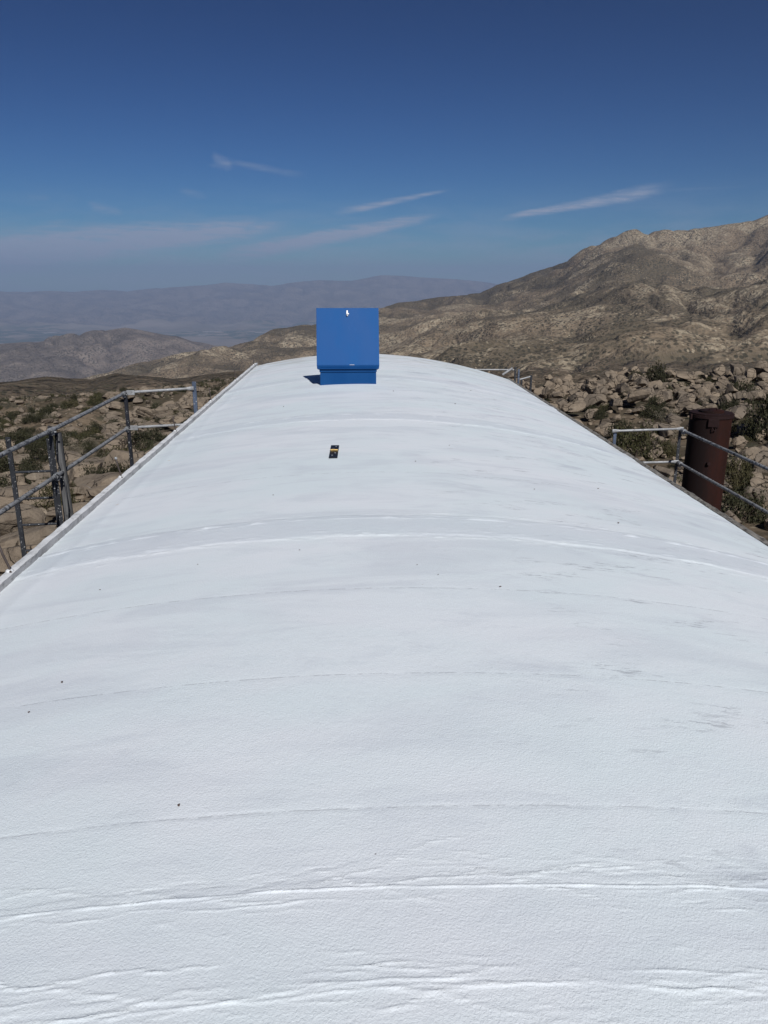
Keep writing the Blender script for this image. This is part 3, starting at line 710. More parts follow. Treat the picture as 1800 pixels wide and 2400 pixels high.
# ------------------------------------------------------------------ guard rails and walkways
def pipe(name, pts, r, mat, par, seg=12):
    bm = bmesh.new(); add_path(bm, pts, r, seg); return bm_obj(name, bm, mat, par, True, 50)
def flat_end(name, a, b, r, mat, par):
    """pipe with hammered flat ends, bolted to the posts"""
    a = Vector(a); b = Vector(b); d = (b - a).normalized()
    pts = [a, a + d * .06, a + d * .12, b - d * .12, b - d * .06, b]
    bm = bmesh.new(); add_path(bm, pts, [(r * .35, r * 1.5), (r * .45, r * 1.5), r, r, (r * .45, r * 1.5), (r * .35, r * 1.5)], 12)
    return bm_obj(name, bm, mat, par, True, 50)
def angle_post(name, x, y, z0, z1, w, mat, par, sx=1):
    bm = bmesh.new(); add_box(bm, (x + sx * w / 2, y, (z0 + z1) / 2), (w, .007, z1 - z0), bevel=.001); add_box(bm, (x, y + w / 2 + .004, (z0 + z1) / 2), (.007, w, z1 - z0 - .001), bevel=.001)
    return bm_obj(name, bm, mat, par)
def clamp(x, y, z, par, mat, ax='Y'):
    bm = bmesh.new(); d = Vector((0, .055, 0)) if ax == 'Y' else Vector((.05, 0, 0))
    add_tube(bm, Vector((x, y, z)) - d, Vector((x, y, z)) + d, .033, 12); add_box(bm, (x, y, z - .03), (.045, .05, .06), bevel=.004)
    add_tube(bm, (x + .03, y, z - .02), (x + .055, y, z - .02), .010, 6)
    return bm_obj('clamp', bm, mat, par, True, 40)

# left
XP, ZT, ZM = -3.46, -.115, -.655
g1 = empty('guard_railing', (XP, 9, -1.35), 'pipe guard railing outside the left kerb, with a ladder behind it', 'railing')
pipe('top_rail', [(XP, 1.0, ZT), (XP, 8.9, ZT - .01), (XP, 11.9, ZT + .005)], .024, M['galv'], g1)
pipe('middle_rail', [(XP, 1.0, ZM), (XP, 8.9, ZM - .005), (XP, 11.9, ZM + .01)], .024, M['galv'], g1)
flat_end('end_top_bar', (XP + .02, 11.93, ZT + .012), (-2.42, 11.93, ZT + .07), .020, M['galvlight'], g1)
flat_end('end_middle_bar', (XP + .02, 11.93, ZM + .01), (-2.42, 11.93, ZM + .06), .020, M['galvlight'], g1)
bm = bmesh.new(); add_box(bm, (XP + .01, 11.89, -.72), (.055, .03, 1.24), bevel=.004); bm_obj('corner_post', bm, M['black'], g1)
bm = bmesh.new(); add_box(bm, (-2.42, 11.98, -.70), (.06, .03, 1.5), bevel=.004); bm_obj('end_post', bm, M['bluegrey'], g1)
for y in (8.9, 5.2, 2.0): angle_post('post', XP - .05, y + .03, -1.38, ZT + .03, .045, M['spotted'], g1)
for y, z in ((8.9, ZT - .01), (8.9, ZM - .005), (11.86, ZT + .005), (11.86, ZM + .01), (5.2, ZT), (5.2, ZM)): clamp(XP, y, z, g1, M['galv'])
for z in (ZT + .012, ZM + .01):
    bm = bmesh.new(); add_box(bm, (XP + .09, 11.90, z), (.12, .02, .075), bevel=.006); bm_obj('bolt_plate', bm, M['galvlight'], g1)
tp = empty('timber_post', (XP + .04, 9.12, -5.4), 'weathered grey timber post strapped behind the left railing beside the ladder', 'post')
bm = bmesh.new(); add_path(bm, [(XP - .06, 9.12, -5.4), (XP - .03, 9.13, -3), (XP - .005, 9.12, -1.3), (XP - .01, 9.11, ZT - .08)], [.072, .068, .062, .040], 10)
bm_obj('shaft', bm, M['timber'], tp, True)
bm = bmesh.new(); add_path(bm, [(XP + .0, 9.02, -.2), (XP - .03, 9.035, -.5), (XP + .03, 9.03, -.8), (XP + .04, 9.03, -1.1), (XP - .0, 9.02, -1.5)], [(.018, .006), (.03, .008), (.016, .006), (.032, .008), (.02, .006)], 8)
bm_obj('rubber_strap', bm, M['black'], tp, True)
# ladder
LD = empty('ladder', (-3.88, 9.25, -5.2), 'paint-spattered steel ladder standing behind the left railing', 'ladder')
for x, zt_ in ((-4.12, -.27), (-3.64, -.29)):
    bm = bmesh.new(); add_box(bm, (x, 9.25, (zt_ - 5.4) / 2), (.058, .024, zt_ + 5.4), bevel=.003); st = bm_obj('stile', bm, M['spotted'], LD)
    for k in (.05, .13):
        bm = bmesh.new(); add_tube(bm, (x, 9.235, zt_ - k), (x, 9.225, zt_ - k), .008, 8); h_ = bm_obj('bolt', bm, M['black'], st); h_.parent = st; h_.location = (0, 0, 0)
for k in range(14):
    bm = bmesh.new(); z = -.70 - .335 * k
    add_tube(bm, (-4.092, 9.25, z), (-3.668, 9.25, z + .012), .016, 10); bm_obj('rung', bm, M['spotted'], LD, True, 50)
def deck(x0, x1, y0, y1, z, label):
    d_ = empty('walkway', ((x0 + x1) / 2, (y0 + y1) / 2, z), label, 'walkway')
    n = int((y1 - y0) / .30)
    for k in range(n):
        bm = bmesh.new(); add_box(bm, ((x0 + x1) / 2, y0 + (k + .5) * (y1 - y0) / n, z), (x1 - x0 - .1, (y1 - y0) / n - .02, .03)); bm_obj('plank', bm, M['deck'], d_)
    for x in (x0 + .03, x1 - .03):
        bm = bmesh.new(); add_box(bm, (x, (y0 + y1) / 2, z - .06), (.05, y1 - y0, .10)); bm_obj('beam', bm, M['deck'], d_)
    k = y0 + .3
    while k < y1:
        bm = bmesh.new(); add_box(bm, ((x0 + x1) / 2, k, z - .13), (x1 - x0, .06, .035)); bm_obj('bracket', bm, M['deck'], d_); k += 1.8
deck(-3.42, -2.2, 1.0, 11.95, -1.38, 'narrow walkway along the left wall below the roof edge')
deck(3.62, 5.42, 5.0, 12.4, -2.02, 'narrow walkway along the right wall below the roof edge')
# right
XQ, QT, QM = 5.46, -.84, -1.39
g2 = empty('guard_railing', (XQ, 10, -2.0), 'pipe guard railing outside the right roof edge, in front of the rusty tank', 'railing')
pipe('top_rail', [(XQ, 4.0, QT - .03), (XQ, 12.4, QT)], .023, M['galv'], g2)
pipe('middle_rail', [(XQ, 4.0, QM - .04), (XQ, 12.4, QM)], .023, M['galv'], g2)
flat_end('end_top_bar', (4.30, 12.42, QT - .01), (XQ + .03, 12.42, QT + .02), .019, M['galvlight'], g2)
flat_end('end_middle_bar', (4.30, 12.42, QM - .01), (XQ + .01, 12.42, QM + .01), .019, M['galvlight'], g2)
bm = bmesh.new(); add_box(bm, (XQ - .01, 12.44, (QT - 1.98) / 2), (.05, .012, QT + 1.98), bevel=.002); add_box(bm, (XQ + .012, 12.47, (QT - 1.99) / 2), (.008, .05, QT + 1.97)); bm_obj('corner_post', bm, M['spotted'], g2)
bm = bmesh.new(); add_box(bm, (4.36, 12.46, (QT - 2.0) / 2 - .02), (.05, .02, QT + 2.0), bevel=.002); bm_obj('end_post', bm, M['bluegrey'], g2)
for y in (8.2, 4.8): angle_post('post', XQ - .01, y, -2.0, QT, .05, M['spotted'], g2)
for z in (QT, QM): clamp(XQ, 12.34, z, g2, M['galv'])
# far landing rails beyond the roof's right corner
g3 = empty('guard_railing', (4.3, 22, -2.0), 'low pipe railing of the stair landing beyond the far right corner of the roof', 'railing')
pipe('landing_rail', [(3.0, 22.0, -.86), (4.62, 22.0, -.875)], .022, M['galvlight'], g3, 8)
pipe('brace', [(4.10, 21.0, -.90), (4.37, 21.0, -.72)], .034, M['galvlight'], g3, 8)
for x, y, zt_ in ((4.66, 22, -.80), (4.76, 22.0, -.86), (4.66, 20, -.80), (4.50, 20.4, -.95)):
    bm = bmesh.new(); add_box(bm, (x, y, (zt_ - 5.2) / 2), (.05, .05, zt_ + 5.2), bevel=.003); bm_obj('post', bm, M['bluegrey'] if x > 4.7 else M['spotted'], g3)
pipe('short_rail', [(4.36, 20.0, -.91), (4.66, 20.0, -.83)], .022, M['galvlight'], g3, 8)
deck(3.0, 4.9, 19.8, 22.1, -2.1, 'stair landing deck beyond the far right corner of the roof')

# ------------------------------------------------------------------ rusted tank
TX, TY, TR = 6.97, 14.6, .388
tk = empty('standpipe_tank', (TX, TY, -5), 'tall rust-brown steel cylinder with a bolted lid behind the right railing', 'tank')
def lathe(prof, seg=48):
    bm = bmesh.new(); rg = []
    for r, z in prof: rg.append([bm.verts.new((TX + r * math.cos(2 * math.pi * k / seg), TY + r * math.sin(2 * math.pi * k / seg), z)) for k in range(seg)])
    for a, b in zip(rg[:-1], rg[1:]):
        for k in range(seg): bm.faces.new((a[k], a[(k + 1) % seg], b[(k + 1) % seg], b[k]))
    bm.faces.new(rg[0][::-1]); bm.faces.new(rg[-1]); return bm
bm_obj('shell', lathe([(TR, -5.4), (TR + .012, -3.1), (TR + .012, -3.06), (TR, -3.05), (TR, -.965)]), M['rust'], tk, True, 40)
bm_obj('rim_flange', lathe([(TR + .002, -.99), (TR + .020, -.985), (TR + .020, -.93), (TR, -.925)]), M['rustdark'], tk, True, 40)
bm_obj('lid', lathe([(TR + .006, -.924), (TR + .008, -.905), (TR - .02, -.90)]), M['rustdark'], tk, True, 40)
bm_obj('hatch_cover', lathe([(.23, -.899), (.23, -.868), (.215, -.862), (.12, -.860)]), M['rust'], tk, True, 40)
bm = bmesh.new(); add_path(bm, [(TX - .075, TY - .06, -.865), (TX - .075, TY - .06, -.82), (TX + .075, TY - .06, -.82), (TX + .075, TY - .06, -.865)], .010, 8); bm_obj('handle', bm, M['rustdark'], tk, True)
for dx in (-1, 1):
    bm = bmesh.new(); add_box(bm, (TX + dx * (TR + .02), TY - .05, -.98), (.05, .06, .10), bevel=.005); bm_obj('lug', bm, M['rustdark'], tk)
def on_tank(ang): return TX + (TR + .0) * math.sin(ang), TY - (TR + .0) * math.cos(ang)
a_ = -.30; px_, py_ = on_tank(a_)
RZ = Matrix.Rotation(a_, 3, 'Z')
bm = bmesh.new(); add_box(bm, (px_, py_ - .01, -1.06), (.19, .05, .15), RZ, .006); bm_obj('bracket_plate', bm, M['rustdark'], tk)
bm = bmesh.new(); add_path(bm, [(px_ - .02, py_ - .03, -1.14), (px_ - .01, py_ - .06, -1.19), (px_ + .035, py_ - .06, -1.19), (px_ + .04, py_ - .03, -1.15)], .012, 8); bm_obj('hook', bm, M['rustdark'], tk, True)
bm = bmesh.new(); add_tube(bm, (px_ - .01, py_ + .02, -1.84), (px_ - .01, py_ - .05, -1.84), .032, 12); bm_obj('drain_plug', bm, M['rustdark'], tk, True, 40)

# ------------------------------------------------------------------ boulders
rng = np.random.RandomState(21)
def ico(sub):
    bm = bmesh.new(); bmesh.ops.create_icosphere(bm, subdivisions=sub, radius=1.0)
    bm.verts.ensure_lookup_table(); v = np.array([x.co[:] for x in bm.verts]); f = np.array([[q.index for q in p.verts] for p in bm.faces]); bm.free(); return v, f
I3, I2, I1 = ico(4), ico(3), ico(2)
def rock_verts(base, rs, flat=1.0):
    v = base[0].copy()
    for k in range(rs.randint(12, 20)):
        n = rs.normal(size=3); n[2] *= 1.2; n /= np.linalg.norm(n); d = rs.uniform(.42, .80)
        s = v @ n; ex = np.maximum(s - d, 0); v -= np.outer(ex * .97, n)
    for lam, am in ((1.3, .08), (.55, .03), (.22, .014)):
        off = rs.rand(6) * 50
        nn = perlin(v[:, 0] / lam + off[0], v[:, 1] / lam + off[1]) + perlin(v[:, 2] / lam + off[2], v[:, 0] / lam + off[3]) + perlin(v[:, 1] / lam + off[4], v[:, 2] / lam + off[5])
        v = v * (1 + am * nn[:, None])
    # a joint crack or two: split along a plane, inset
    for k in range(rs.randint(0, 3)):
        n = rs.normal(size=3); n /= np.linalg.norm(n); s = v @ n - rs.uniform(-.3, .3)
        v = v * (1 - .14 * np.exp(-(s / .07) ** 2))[:, None]
    v *= np.array([rs.uniform(.95, 1.25), rs.uniform(.75, 1.0), rs.uniform(.6, .95) * flat])
    return v
NV = 14
def make_lib(base, flat, seed): return [rock_verts(base, np.random.RandomState(seed + k), flat) for k in range(NV)]
LIB = {'near': (make_lib(I3, 1.0, 100), I3[1]), 'nearflat': (make_lib(I3, .62, 300), I3[1]), 'far': (make_lib(I2, .95, 100), I2[1]), 'tiny': (make_lib(I1, .85, 500), I1[1])}

# candidates: (x, y, size)
def px_of(x, y, z):
    """pixel in the 1800x2400 frame, used only to rank which boulders show largest"""
    cp, sp_, cy_, sy_ = math.cos(math.radians(PITCH)), math.sin(math.radians(PITCH)), math.cos(math.radians(YAW)), math.sin(math.radians(YAW))
    dz = z - CZ; fx = x * cy_ - y * sy_; fy = x * sy_ + y * cy_
    zc = fy * cp - dz * sp_; up = fy * sp_ + dz * cp
    return 900 + 1803 * fx / zc, 1200 - 1803 * up / zc, zc
def visible(x, y, z):
    X, Y, zc = px_of(x, y, z)
    left = (X > -60) & (X < 620) & (Y < 1389 - .87 * X); right = (X > 1120) & (X < 1870) & (Y < 865 + .64 * (X - 1139) + 10)
    return left | right
cand = []
def scatter(n, a0, a1, r0, r1, smin, smax, pw, dens, clump, seed, side):
    rs = np.random.RandomState(seed)
    a = np.radians(rs.uniform(a0, a1, n)); u = rs.rand(n); r = (r0 ** dens + u * (r1 ** dens - r0 ** dens)) ** (1 / dens)
    x = r * np.sin(a); y = r * np.cos(a); s = smin + (smax - smin) * rs.rand(n) ** pw
    keep = perlin(x / clump + seed, y / clump) * .8 + rs.rand(n) > .16
    x, y, s, r = x[keep], y[keep], s[keep], r[keep]
    inb = (x > -4.9) & (x < 6.2) & (y < 24)
    inb |= np.hypot(x - TX, y - TY) < 1.1
    for q in np.where(~inb)[0]: cand.append((x[q], y[q], s[q], side))
scatter(2700, 9, 34, 19, 94, .28, 1.05, 1.8, 1.5, 9., 3, 'R')       # right rock pile
scatter(700, 14, 33, 44, 86, .50, 1.30, 1.5, 1.6, 12., 4, 'R')       # bigger blocks on its crest
scatter(26, 17, 30, 60, 84, 1.2, 1.9, 1.2, 1.6, 12., 14, 'R')
scatter(3200, 8, 34, 17, 130, .10, .38, 1.5, 1.4, 20., 5, 'R')
scatter(1500, -36, -9, 13, 36, .40, 1.7, 1.4, 1.4, 6., 6, 'L')
scatter(4200, -36, -8, 28, 225, .30, 1.3, 2.0, 1.35, 16., 7, 'L')
scatter(1500, -17.5, -8, 32, 130, .5, 1.8, 1.5, 1.4, 14., 8, 'L')
scatter(3600, -34, -5, 14, 235, .12, .55, 1.6, 1.25, 30., 9, 'L')
C_ = np.array([(c[0], c[1], c[2], 0 if c[3] == 'L' else 1) for c in cand])
# settle them: largest first, smaller ones only where they find room
C_ = C_[np.argsort(-C_[:, 2])]; keep = np.zeros(len(C_), bool); kx = np.zeros(len(C_)); ky = kx.copy(); ks = kx.copy(); nk = 0
for q in range(len(C_)):
    x, y, s_, sd_ = C_[q]; f_ = .42 if sd_ else .48
    if nk and np.any((kx[:nk] - x) ** 2 + (ky[:nk] - y) ** 2 < (f_ * (ks[:nk] + s_)) ** 2): continue
    keep[q] = True; kx[nk], ky[nk], ks[nk] = x, y, s_; nk += 1
C_ = C_[keep]
gz = ground_z(C_[:, 0], C_[:, 1])
# pile up: where rocks are dense on the right, lift some onto others
lift = np.where(C_[:, 3] == 1, np.clip(perlin(C_[:, 0] / 11., C_[:, 1] / 11.) * 1.6 + .5, 0, 1.5) * sstep(np.hypot(C_[:, 0], C_[:, 1]), 38, 55), 0)
rs = np.random.RandomState(77)
zc_ = gz + C_[:, 2] * np.where(C_[:, 3] == 1, .26, .20) + lift * rs.rand(len(C_)) 
vis = visible(C_[:, 0], C_[:, 1], zc_)
dist = np.hypot(C_[:, 0], C_[:, 1])
show = np.where(vis, C_[:, 2] / dist, 0)
order = np.argsort(-show)
top = set(order[:296].tolist())
rock_me = {}
def lib_mesh(kind, k):
    if (kind, k) not in rock_me:
        v, f = LIB[kind]; me = bpy.data.meshes.new('boulder'); me.from_pydata(v[k].tolist(), [], f.tolist()); me.materials.append(M['rock'])
        me.polygons.foreach_set('use_smooth', [True] * len(me.polygons)); me.set_sharp_from_angle(angle=math.radians(24)); rock_me[(kind, k)] = me
    return rock_me[(kind, k)]
stuff = {0: ([], [], 0), 1: ([], [], 0)}
acc = {0: [[], [], 0], 1: [[], [], 0]}
def rock_label(x, y, s, side, rank):
    a = math.degrees(math.atan2(x, y)); r = math.hypot(x, y)
    size = 'large' if rank < 22 else ('mid-sized' if rank < 150 else 'small')
    if side == 0:
        if r < 34: where, g = ('behind the ladder' if a < -20 else 'just past the timber post' if a < -17.5 else 'behind the left kerb before the corner post'), 'slabs near the left railing'
        elif a < -18.5: where, g = 'on the scrubby flat above the ladder tops', 'rocks on the far left flat'
        else: where, g = ('framed by the end bay of the left railing' if r < 75 else 'on the distant rocky rise behind the left railing'), 'rocks on the left rise'
        return '%s flat granite slab %s' % (size, where), g
    if r > 55: where = 'on the right rock pile crest left of the big bush' if a < 18.5 else 'on the right rock pile crest beyond the big bush'
    elif a < 15.5: where = 'low beside the roof edge in the right rock pile'
    elif a < 22.5: where = 'on the slope above the upper bar of the right railing' if r > 30 else 'just behind the right railing bars'
    elif a < 24.6: where = 'behind the rusty tank'
    else: where = 'right of the rusty tank at the picture edge'
    return '%s blocky tan boulder %s' % (size, where), 'boulders of the right rock pile'
rank = {int(q): i for i, q in enumerate(order)}
acc = {0: [[], [], 0], 1: [[], [], 0]}
for q in order:
    x, y, s, side = C_[q]; side = int(side); z = zc_[q]
    rz_ = rs.uniform(0, 6.283); tilt = rs.uniform(-.35, .35, 2) * (.5 if side == 0 else 1.0)
    Mx = Matrix.Translation((x, y, z)) @ Matrix.Rotation(rz_ if side else rs.uniform(-.7, .7), 4, 'Z') @ Matrix.Rotation(tilt[0], 4, 'X') @ Matrix.Rotation(tilt[1], 4, 'Y') @ Matrix.Diagonal((s * .62, s * .62, s * .62, 1))
    k = rs.randint(NV)
    if q in top:
        kind = 'nearflat' if side == 0 and rs.rand() < .7 else 'near'
        o = bpy.data.objects.new('boulder', lib_mesh(kind, k)); COL.objects.link(o); o.matrix_world = Mx
        lb, gr = rock_label(x, y, s, side, rank[int(q)]); tag(o, lb, 'boulder', gr)
    else:
        v, f = LIB['far' if s / dist[q] > .0165 else 'tiny']; v = v[k]
        A_ = np.array(Mx)[:3, :3]; vv = v @ A_.T + np.array(Mx)[:3, 3]
        acc[side][0].append(vv); acc[side][1].append(f + acc[side][2]); acc[side][2] += len(vv)
for side in (0, 1):
    o = mesh_obj('small_boulders', np.concatenate(acc[side][0]), np.concatenate(acc[side][1]), M['rock'], smooth=True, sharp=30)
    tag(o, kind='stuff')

# ------------------------------------------------------------------ shrubs
def shrub_arrays(rs, nl, leaf, tips, flat=.75, spiky=0.0):
    """leaf faces in clumps at branch tips spread through a dome of radius 1"""
    T_ = []
    while len(T_) < tips:
        p = rs.uniform(-1, 1, 3); p[2] = abs(p[2])
        rr_ = np.linalg.norm(p)
        if .25 < rr_ < 1 and rs.rand() < rr_ ** 1.2: T_.append(p * (.85 + .3 * rs.rand()))
    T_ = np.array(T_); T_[:, 2] *= flat
    c = T_[rs.randint(tips, size=nl)] + rs.normal(size=(nl, 3)) * np.array([.115, .115, .10]) * (1 + .3 * spiky)
    c[:, 2] = np.abs(c[:, 2])
    d = rs.normal(size=(nl, 3)); d[:, 2] += .6 + spiky; d /= np.linalg.norm(d, axis=1)[:, None]
    e = rs.normal(size=(nl, 3)); e -= (e * d).sum(1)[:, None] * d; e /= np.linalg.norm(e, axis=1)[:, None]
    L = leaf * rs.uniform(.6, 1.5, nl)[:, None]; Wd = L * rs.uniform(.3, .55, nl)[:, None] * (1 - .4 * spiky)
    V = np.stack([c - e * Wd, c + d * L * .5 - e * Wd * .2 , c + d * L, c + e * Wd], 1).reshape(-1, 3)
    F = np.arange(nl * 4).reshape(-1, 4)
    return V, F, T_
SH = {}
def shrub_lib(kind):
    if kind in SH: return SH[kind]
    nl, leaf, tips, flat, spiky, mat = {'dark': (2600, .075, 60, .85, 0, 'dark_leaf'), 'olive': (2300, .080, 52, .75, .3, 'olive_leaf'), 'grey': (1300, .085, 38, .65, .9, 'grey_leaf')}[kind]
    out = []
    for k in range(4):
        rs_ = np.random.RandomState(hash_(kind) + k); V, F, T_ = shrub_arrays(rs_, nl, leaf, tips, flat, spiky)
        me = bpy.data.meshes.new('foliage')
        me.from_pydata(V.tolist(), [], F.tolist()); me.materials.append(M[mat])
        bm = bmesh.new()
        for t_ in T_[:16]:
            mid = Vector(t_) * .5 + Vector((rs_.uniform(-.1, .1), rs_.uniform(-.1, .1), -.04))
            add_path(bm, [(t_[0] * .05, t_[1] * .05, -.08), mid, Vector(t_)], [.028, .018, .006], 5)
        m2 = bpy.data.meshes.new('stems'); bm.to_mesh(m2); bm.free(); m2.materials.append(M['wood'])
        out.append((me, m2))
    SH[kind] = out; return out
def hash_(s): return sum(ord(c) * (i + 1) for i, c in enumerate(s)) * 7
SL = {'dark': 'dark green', 'olive': 'olive green', 'grey': 'dry grey-brown'}
def shrub(x, y, w, h, kind, label, group=None, k=0, rz=0, name='desert_shrub', dz=0, cat='shrub'):
    z = float(ground_z(x, y)[0]) + dz
    e = empty(name, (x, y, z - .05), label, cat, group); e.rotation_euler = (0, 0, rz); e.scale = (w / 2, w / 2, h / .9)
    me, m2 = shrub_lib(kind)[k % 4]
    for nm, m_ in (('foliage', me), ('stems', m2)):
        o = bpy.data.objects.new(nm, m_); COL.objects.link(o); o.parent = e
def polar(a, r): return r * math.sin(math.radians(a)), r * math.cos(math.radians(a))
def site(a, e):
    """where the line of sight at bearing a and depression e (degrees) meets the ground"""
    rr = np.arange(14, 240, .25); x = rr * math.sin(math.radians(a)); y = rr * math.cos(math.radians(a))
    k = np.argmax(ground_z(x, y) > CZ - rr * math.tan(math.radians(-e))); return float(x[k]), float(y[k])
BIG = [  # bearing, elevation of its foot, width, height, kind, label
    (21.7, -7.3, 2.3, 2.1, 'dark', 'large dark green bush growing near the top of the right rock pile'),
    (20.4, -6.5, 1.4, .8, 'dark', 'low dark bush just left of the large one on the right rock pile'),
    (27.3, -7.75, 2.1, 1.3, 'dark', 'broad dark green bush among pale boulders above the rusty tank lid'),
    (20.7, -11.99, 1.9, 1.55, 'olive', 'wide green bush behind the upper bar of the right railing'),
    (19.7, -11.3, 1.5, 1.2, 'dark', 'dark bush touching the stub post of the right railing end bar'),
    (22.6, -9.19, 1.4, .8, 'grey', 'dry twiggy bush just left of the rusty tank above the railing corner'),
    (21.8, -8.56, 1.1, .8, 'dark', 'dark scrub midway up the right rock slope left of the tank'),
    (28.3, -15.6, 1.25, 1.15, 'dark', 'rounded green bush at the foot of the rusty tank on its right'),
    (29.2, -10.03, 1.9, 2.0, 'dark', 'dark round bush at the right edge of the picture level with the tank lid'),
    (27.8, -9.71, 1.1, .8, 'olive', 'small olive bush right of the tank just under its lid level'),
    (27.7, -13.61, 1.0, 1.3, 'olive', 'tall thin olive bush close behind the rusty tank'),
    (16.2, -8.99, .5, .6, 'olive', 'small bright green tuft near the roof edge on the right slope'),
    (18.2, -9.4, .8, .55, 'dark', 'small dark green bush midway between roof edge and big bush, right'),
    (18.4, -7.3, .7, .7, 'dark', 'compact dark bush in a gap of the crest boulders, right'),
    (22.9, -11.76, 1.0, .8, 'olive', 'low olive bush left of the tank between the two railing bars'),
    (25.6, -8.4, 1.6, 1.0, 'grey', 'dry grey bush on the rock slope straight above the tank lid'),
    (-18.4, -10.3, 2.1, 1.2, 'dark', 'broad dark green bush below the left railing top bar'),
    (-14.9, -11.2, 3.0, 1.0, 'dark', 'long dark thicket seen through the end bay of the left railing'),
    (-17.0, -12.38, 1.6, 1.1, 'olive', 'bright olive bush below the left railing middle bar'),
    (-18.8, -13.73, 1.35, .95, 'dark', 'rounded dark bush with dead branches at its foot behind the left kerb'),
    (-22.2, -14.86, 1.15, .8, 'olive', 'green bush behind the ladder and timber post'),
    (-20.7, -11.34, 1.1, .9, 'dark', 'dark bush just beyond the top of the timber post'),
    (-23.5, -10.6, 1.5, 1.0, 'dark', 'wide dark bush between the ladder stile tops'),
    (-24.9, -12.28, 1.5, 1.2, 'dark', 'black-green bush cut by the left picture edge below the top rail'),
    (-15.0, -9.86, 2.1, .6, 'olive', 'low green scrub inside the end bay of the left railing'),
    (-20.6, -15.9, .6, 1.2, 'olive', 'narrow upright bush touching the right side of the timber post'),
    (-19.0, -10.9, 1.4, .7, 'grey', 'dry grey bush between two dark ones beyond the left railing'),
    (-20.0, -12.6, 1.2, .6, 'grey', 'pale dry brush right of the timber post'),
]
for k, (a, e_, w, h, kind, lab) in enumerate(BIG):
    x, y = site(a, e_); shrub(x, y, w, h, kind, lab, None, k, k * 1.3)
# many more: those that show largest are individuals
rs = np.random.RandomState(5); SC = []
def sscat(n, a0, a1, r0, r1, dens, wmin, wmax, side):
    for _ in range(n):
        a = rs.uniform(a0, a1); r = (r0 ** dens + rs.rand() * (r1 ** dens - r0 ** dens)) ** (1 / dens); x, y = polar(a, r)
        if -4.9 < x < 6.2 and y < 24 or math.hypot(x - TX, y - TY) < 1.5: continue
        if float(perlin(np.array([x / 15.]), np.array([y / 15.]))[0]) < -.25 and rs.rand() < .7: continue
        w = rs.uniform(wmin, wmax); SC.append((x, y, w, w * rs.uniform(.4, .7), side))
sscat(230, 9, 34, 22, 100, 1.5, .5, 1.5, 1); sscat(2100, -34, -5, 30, 250, 1.5, .6, 1.7, 0)
S_ = np.array(SC); gz = ground_z(S_[:, 0], S_[:, 1]); vis = visible(S_[:, 0], S_[:, 1], gz + .3)
shw = np.where(vis, S_[:, 2] / np.hypot(S_[:, 0], S_[:, 1]), 0); od = np.argsort(-shw)
def shrub_label(x, y, w, kind, side):
    a = math.degrees(math.atan2(x, y)); r = math.hypot(x, y); z_ = 'wide' if w > 1.25 else 'small'
    if side: where = 'between boulders %s' % ('near the roof edge on the right' if a < 17 else 'above the right railing' if a < 23 else 'around the rusty tank')
    elif r < 55: where = 'close behind the left railing' if a > -18.5 else 'behind the ladder on the left'
    elif r < 110: where = 'midway down the left slope' if a > -18.5 else 'on the far left flat'
    else: where = 'near the far end of the left slope' if a > -18.5 else 'at the far end of the left flat'
    return '%s %s desert shrub %s' % (z_, SL[kind], where)
tiny = [shrub_arrays(np.random.RandomState(900 + k), 150, .20, 22, .6, .1)[:2] for k in range(6)]
sacc = {k: [[], [], 0] for k in ('dark', 'olive', 'grey')}
for n_, q in enumerate(od):
    x, y, w, h, side = S_[q]; kind = ('dark', 'dark', 'olive', 'grey')[rs.randint(4)]; rz_ = rs.uniform(0, 6.28)
    if n_ < 250:
        z = gz[q]; e = empty('desert_shrub', (x, y, z - .05), shrub_label(x, y, w, kind, int(side)), 'shrub', ('shrubs on the slope beyond the left railing', 'shrubs in the right rock pile')[int(side)])
        e.rotation_euler = (0, 0, rz_); e.scale = (w / 2, w / 2, h / .9); me, m2 = shrub_lib(kind)[rs.randint(4)]
        o = bpy.data.objects.new('foliage', me); COL.objects.link(o); o.parent = e
    else:
        v, f = tiny[rs.randint(6)]; c, s = math.cos(rz_), math.sin(rz_)
        vv = np.stack([(v[:, 0] * c - v[:, 1] * s) * w / 2 + x, (v[:, 0] * s + v[:, 1] * c) * w / 2 + y, v[:, 2] * h / .8 + gz[q]], 1)
        A = sacc[kind]; A[0].append(vv); A[1].append(f + A[2]); A[2] += len(vv)
for kind in sacc:
    if sacc[kind][0]:
        tag(mesh_obj('distant_scrub', np.concatenate(sacc[kind][0]), np.concatenate(sacc[kind][1]), M[kind + '_leaf']), kind='stuff')
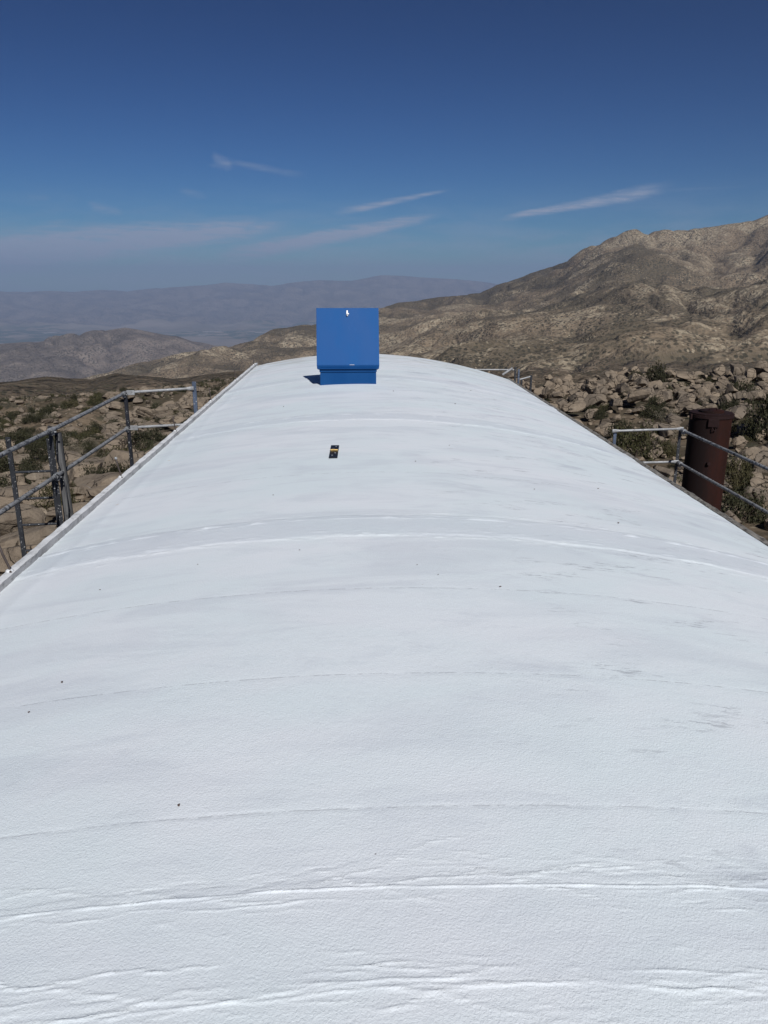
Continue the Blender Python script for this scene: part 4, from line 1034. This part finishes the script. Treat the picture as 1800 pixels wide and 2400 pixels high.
# dead branches below the rounded dark bush, left
x, y = site(-18.2, -14.6); z = float(ground_z(x, y)[0])
db = empty('dead_branches', (x, y, z), 'tangle of grey dead branches under the rounded dark bush, left', 'branches')
rr_ = random.Random(3)
for k in range(9):
    a = rr_.uniform(-1.3, 1.3); l = rr_.uniform(.5, 1.0); p = Vector((x + rr_.uniform(-.3, .3), y + rr_.uniform(-.2, .2), z + .03))
    bm = bmesh.new(); q1 = p + Vector((math.sin(a) * l * .5, rr_.uniform(-.1, .1), l * .25 + .1)); q2 = p + Vector((math.sin(a) * l, rr_.uniform(-.2, .2), l * .35 + rr_.uniform(0, .3)))
    add_path(bm, [p, q1, q2], [.022, .015, .006], 5); bm_obj('branch', bm, M['greywood'], db, True)

# ------------------------------------------------------------------ crumbs lying on the roof
PEB = [(-.54, 2.01, .0085, 'reddish brown chip lying alone on the near left of the roof'), (.76, 3.7, .009, 'dark chip on the white roof right of centre'),
       (-1.22, 2.92, .009, None), (-1.27, 2.70, .007, None), (-.9, 4.2, .006, None), (.35, 4.0, .005, None), (.45, 3.85, .006, None), (-.32, 4.3, .006, None),
       (.55, 6.6, .010, None), (1.45, 5.9, .009, None), (1.9, 5.2, .012, None), (.95, 7.4, .008, None), (-.6, 5.6, .008, None), (2.1, 6.3, .010, None), (-1.4, 4.0, .006, None), (.6, 11.2, .014, None), (1.4, 10.4, .014, None), (-.9, 10.1, .014, None), (1.9, 12.3, .016, None), (.05, 1.75, .003, None)]
me = bpy.data.meshes.new('crumb'); v = rock_verts(I1, np.random.RandomState(3)); me.from_pydata(v.tolist(), [], I1[1].tolist()); me.materials.append(mat_plain('brown_chip', (.14, .10, .085), .9))
for x, y, s, lab in PEB:
    o = bpy.data.objects.new('crumb', me); COL.objects.link(o); s *= .7; o.location = (x, y, float(vault(x)) + s * .35 + .002); o.scale = (s, s, s * .6); o.rotation_euler = (0, 0, x * 9)
    tag(o, lab or 'tiny dark crumb of grit lying loose on the white roof', 'grit', 'grit crumbs on the white roof')
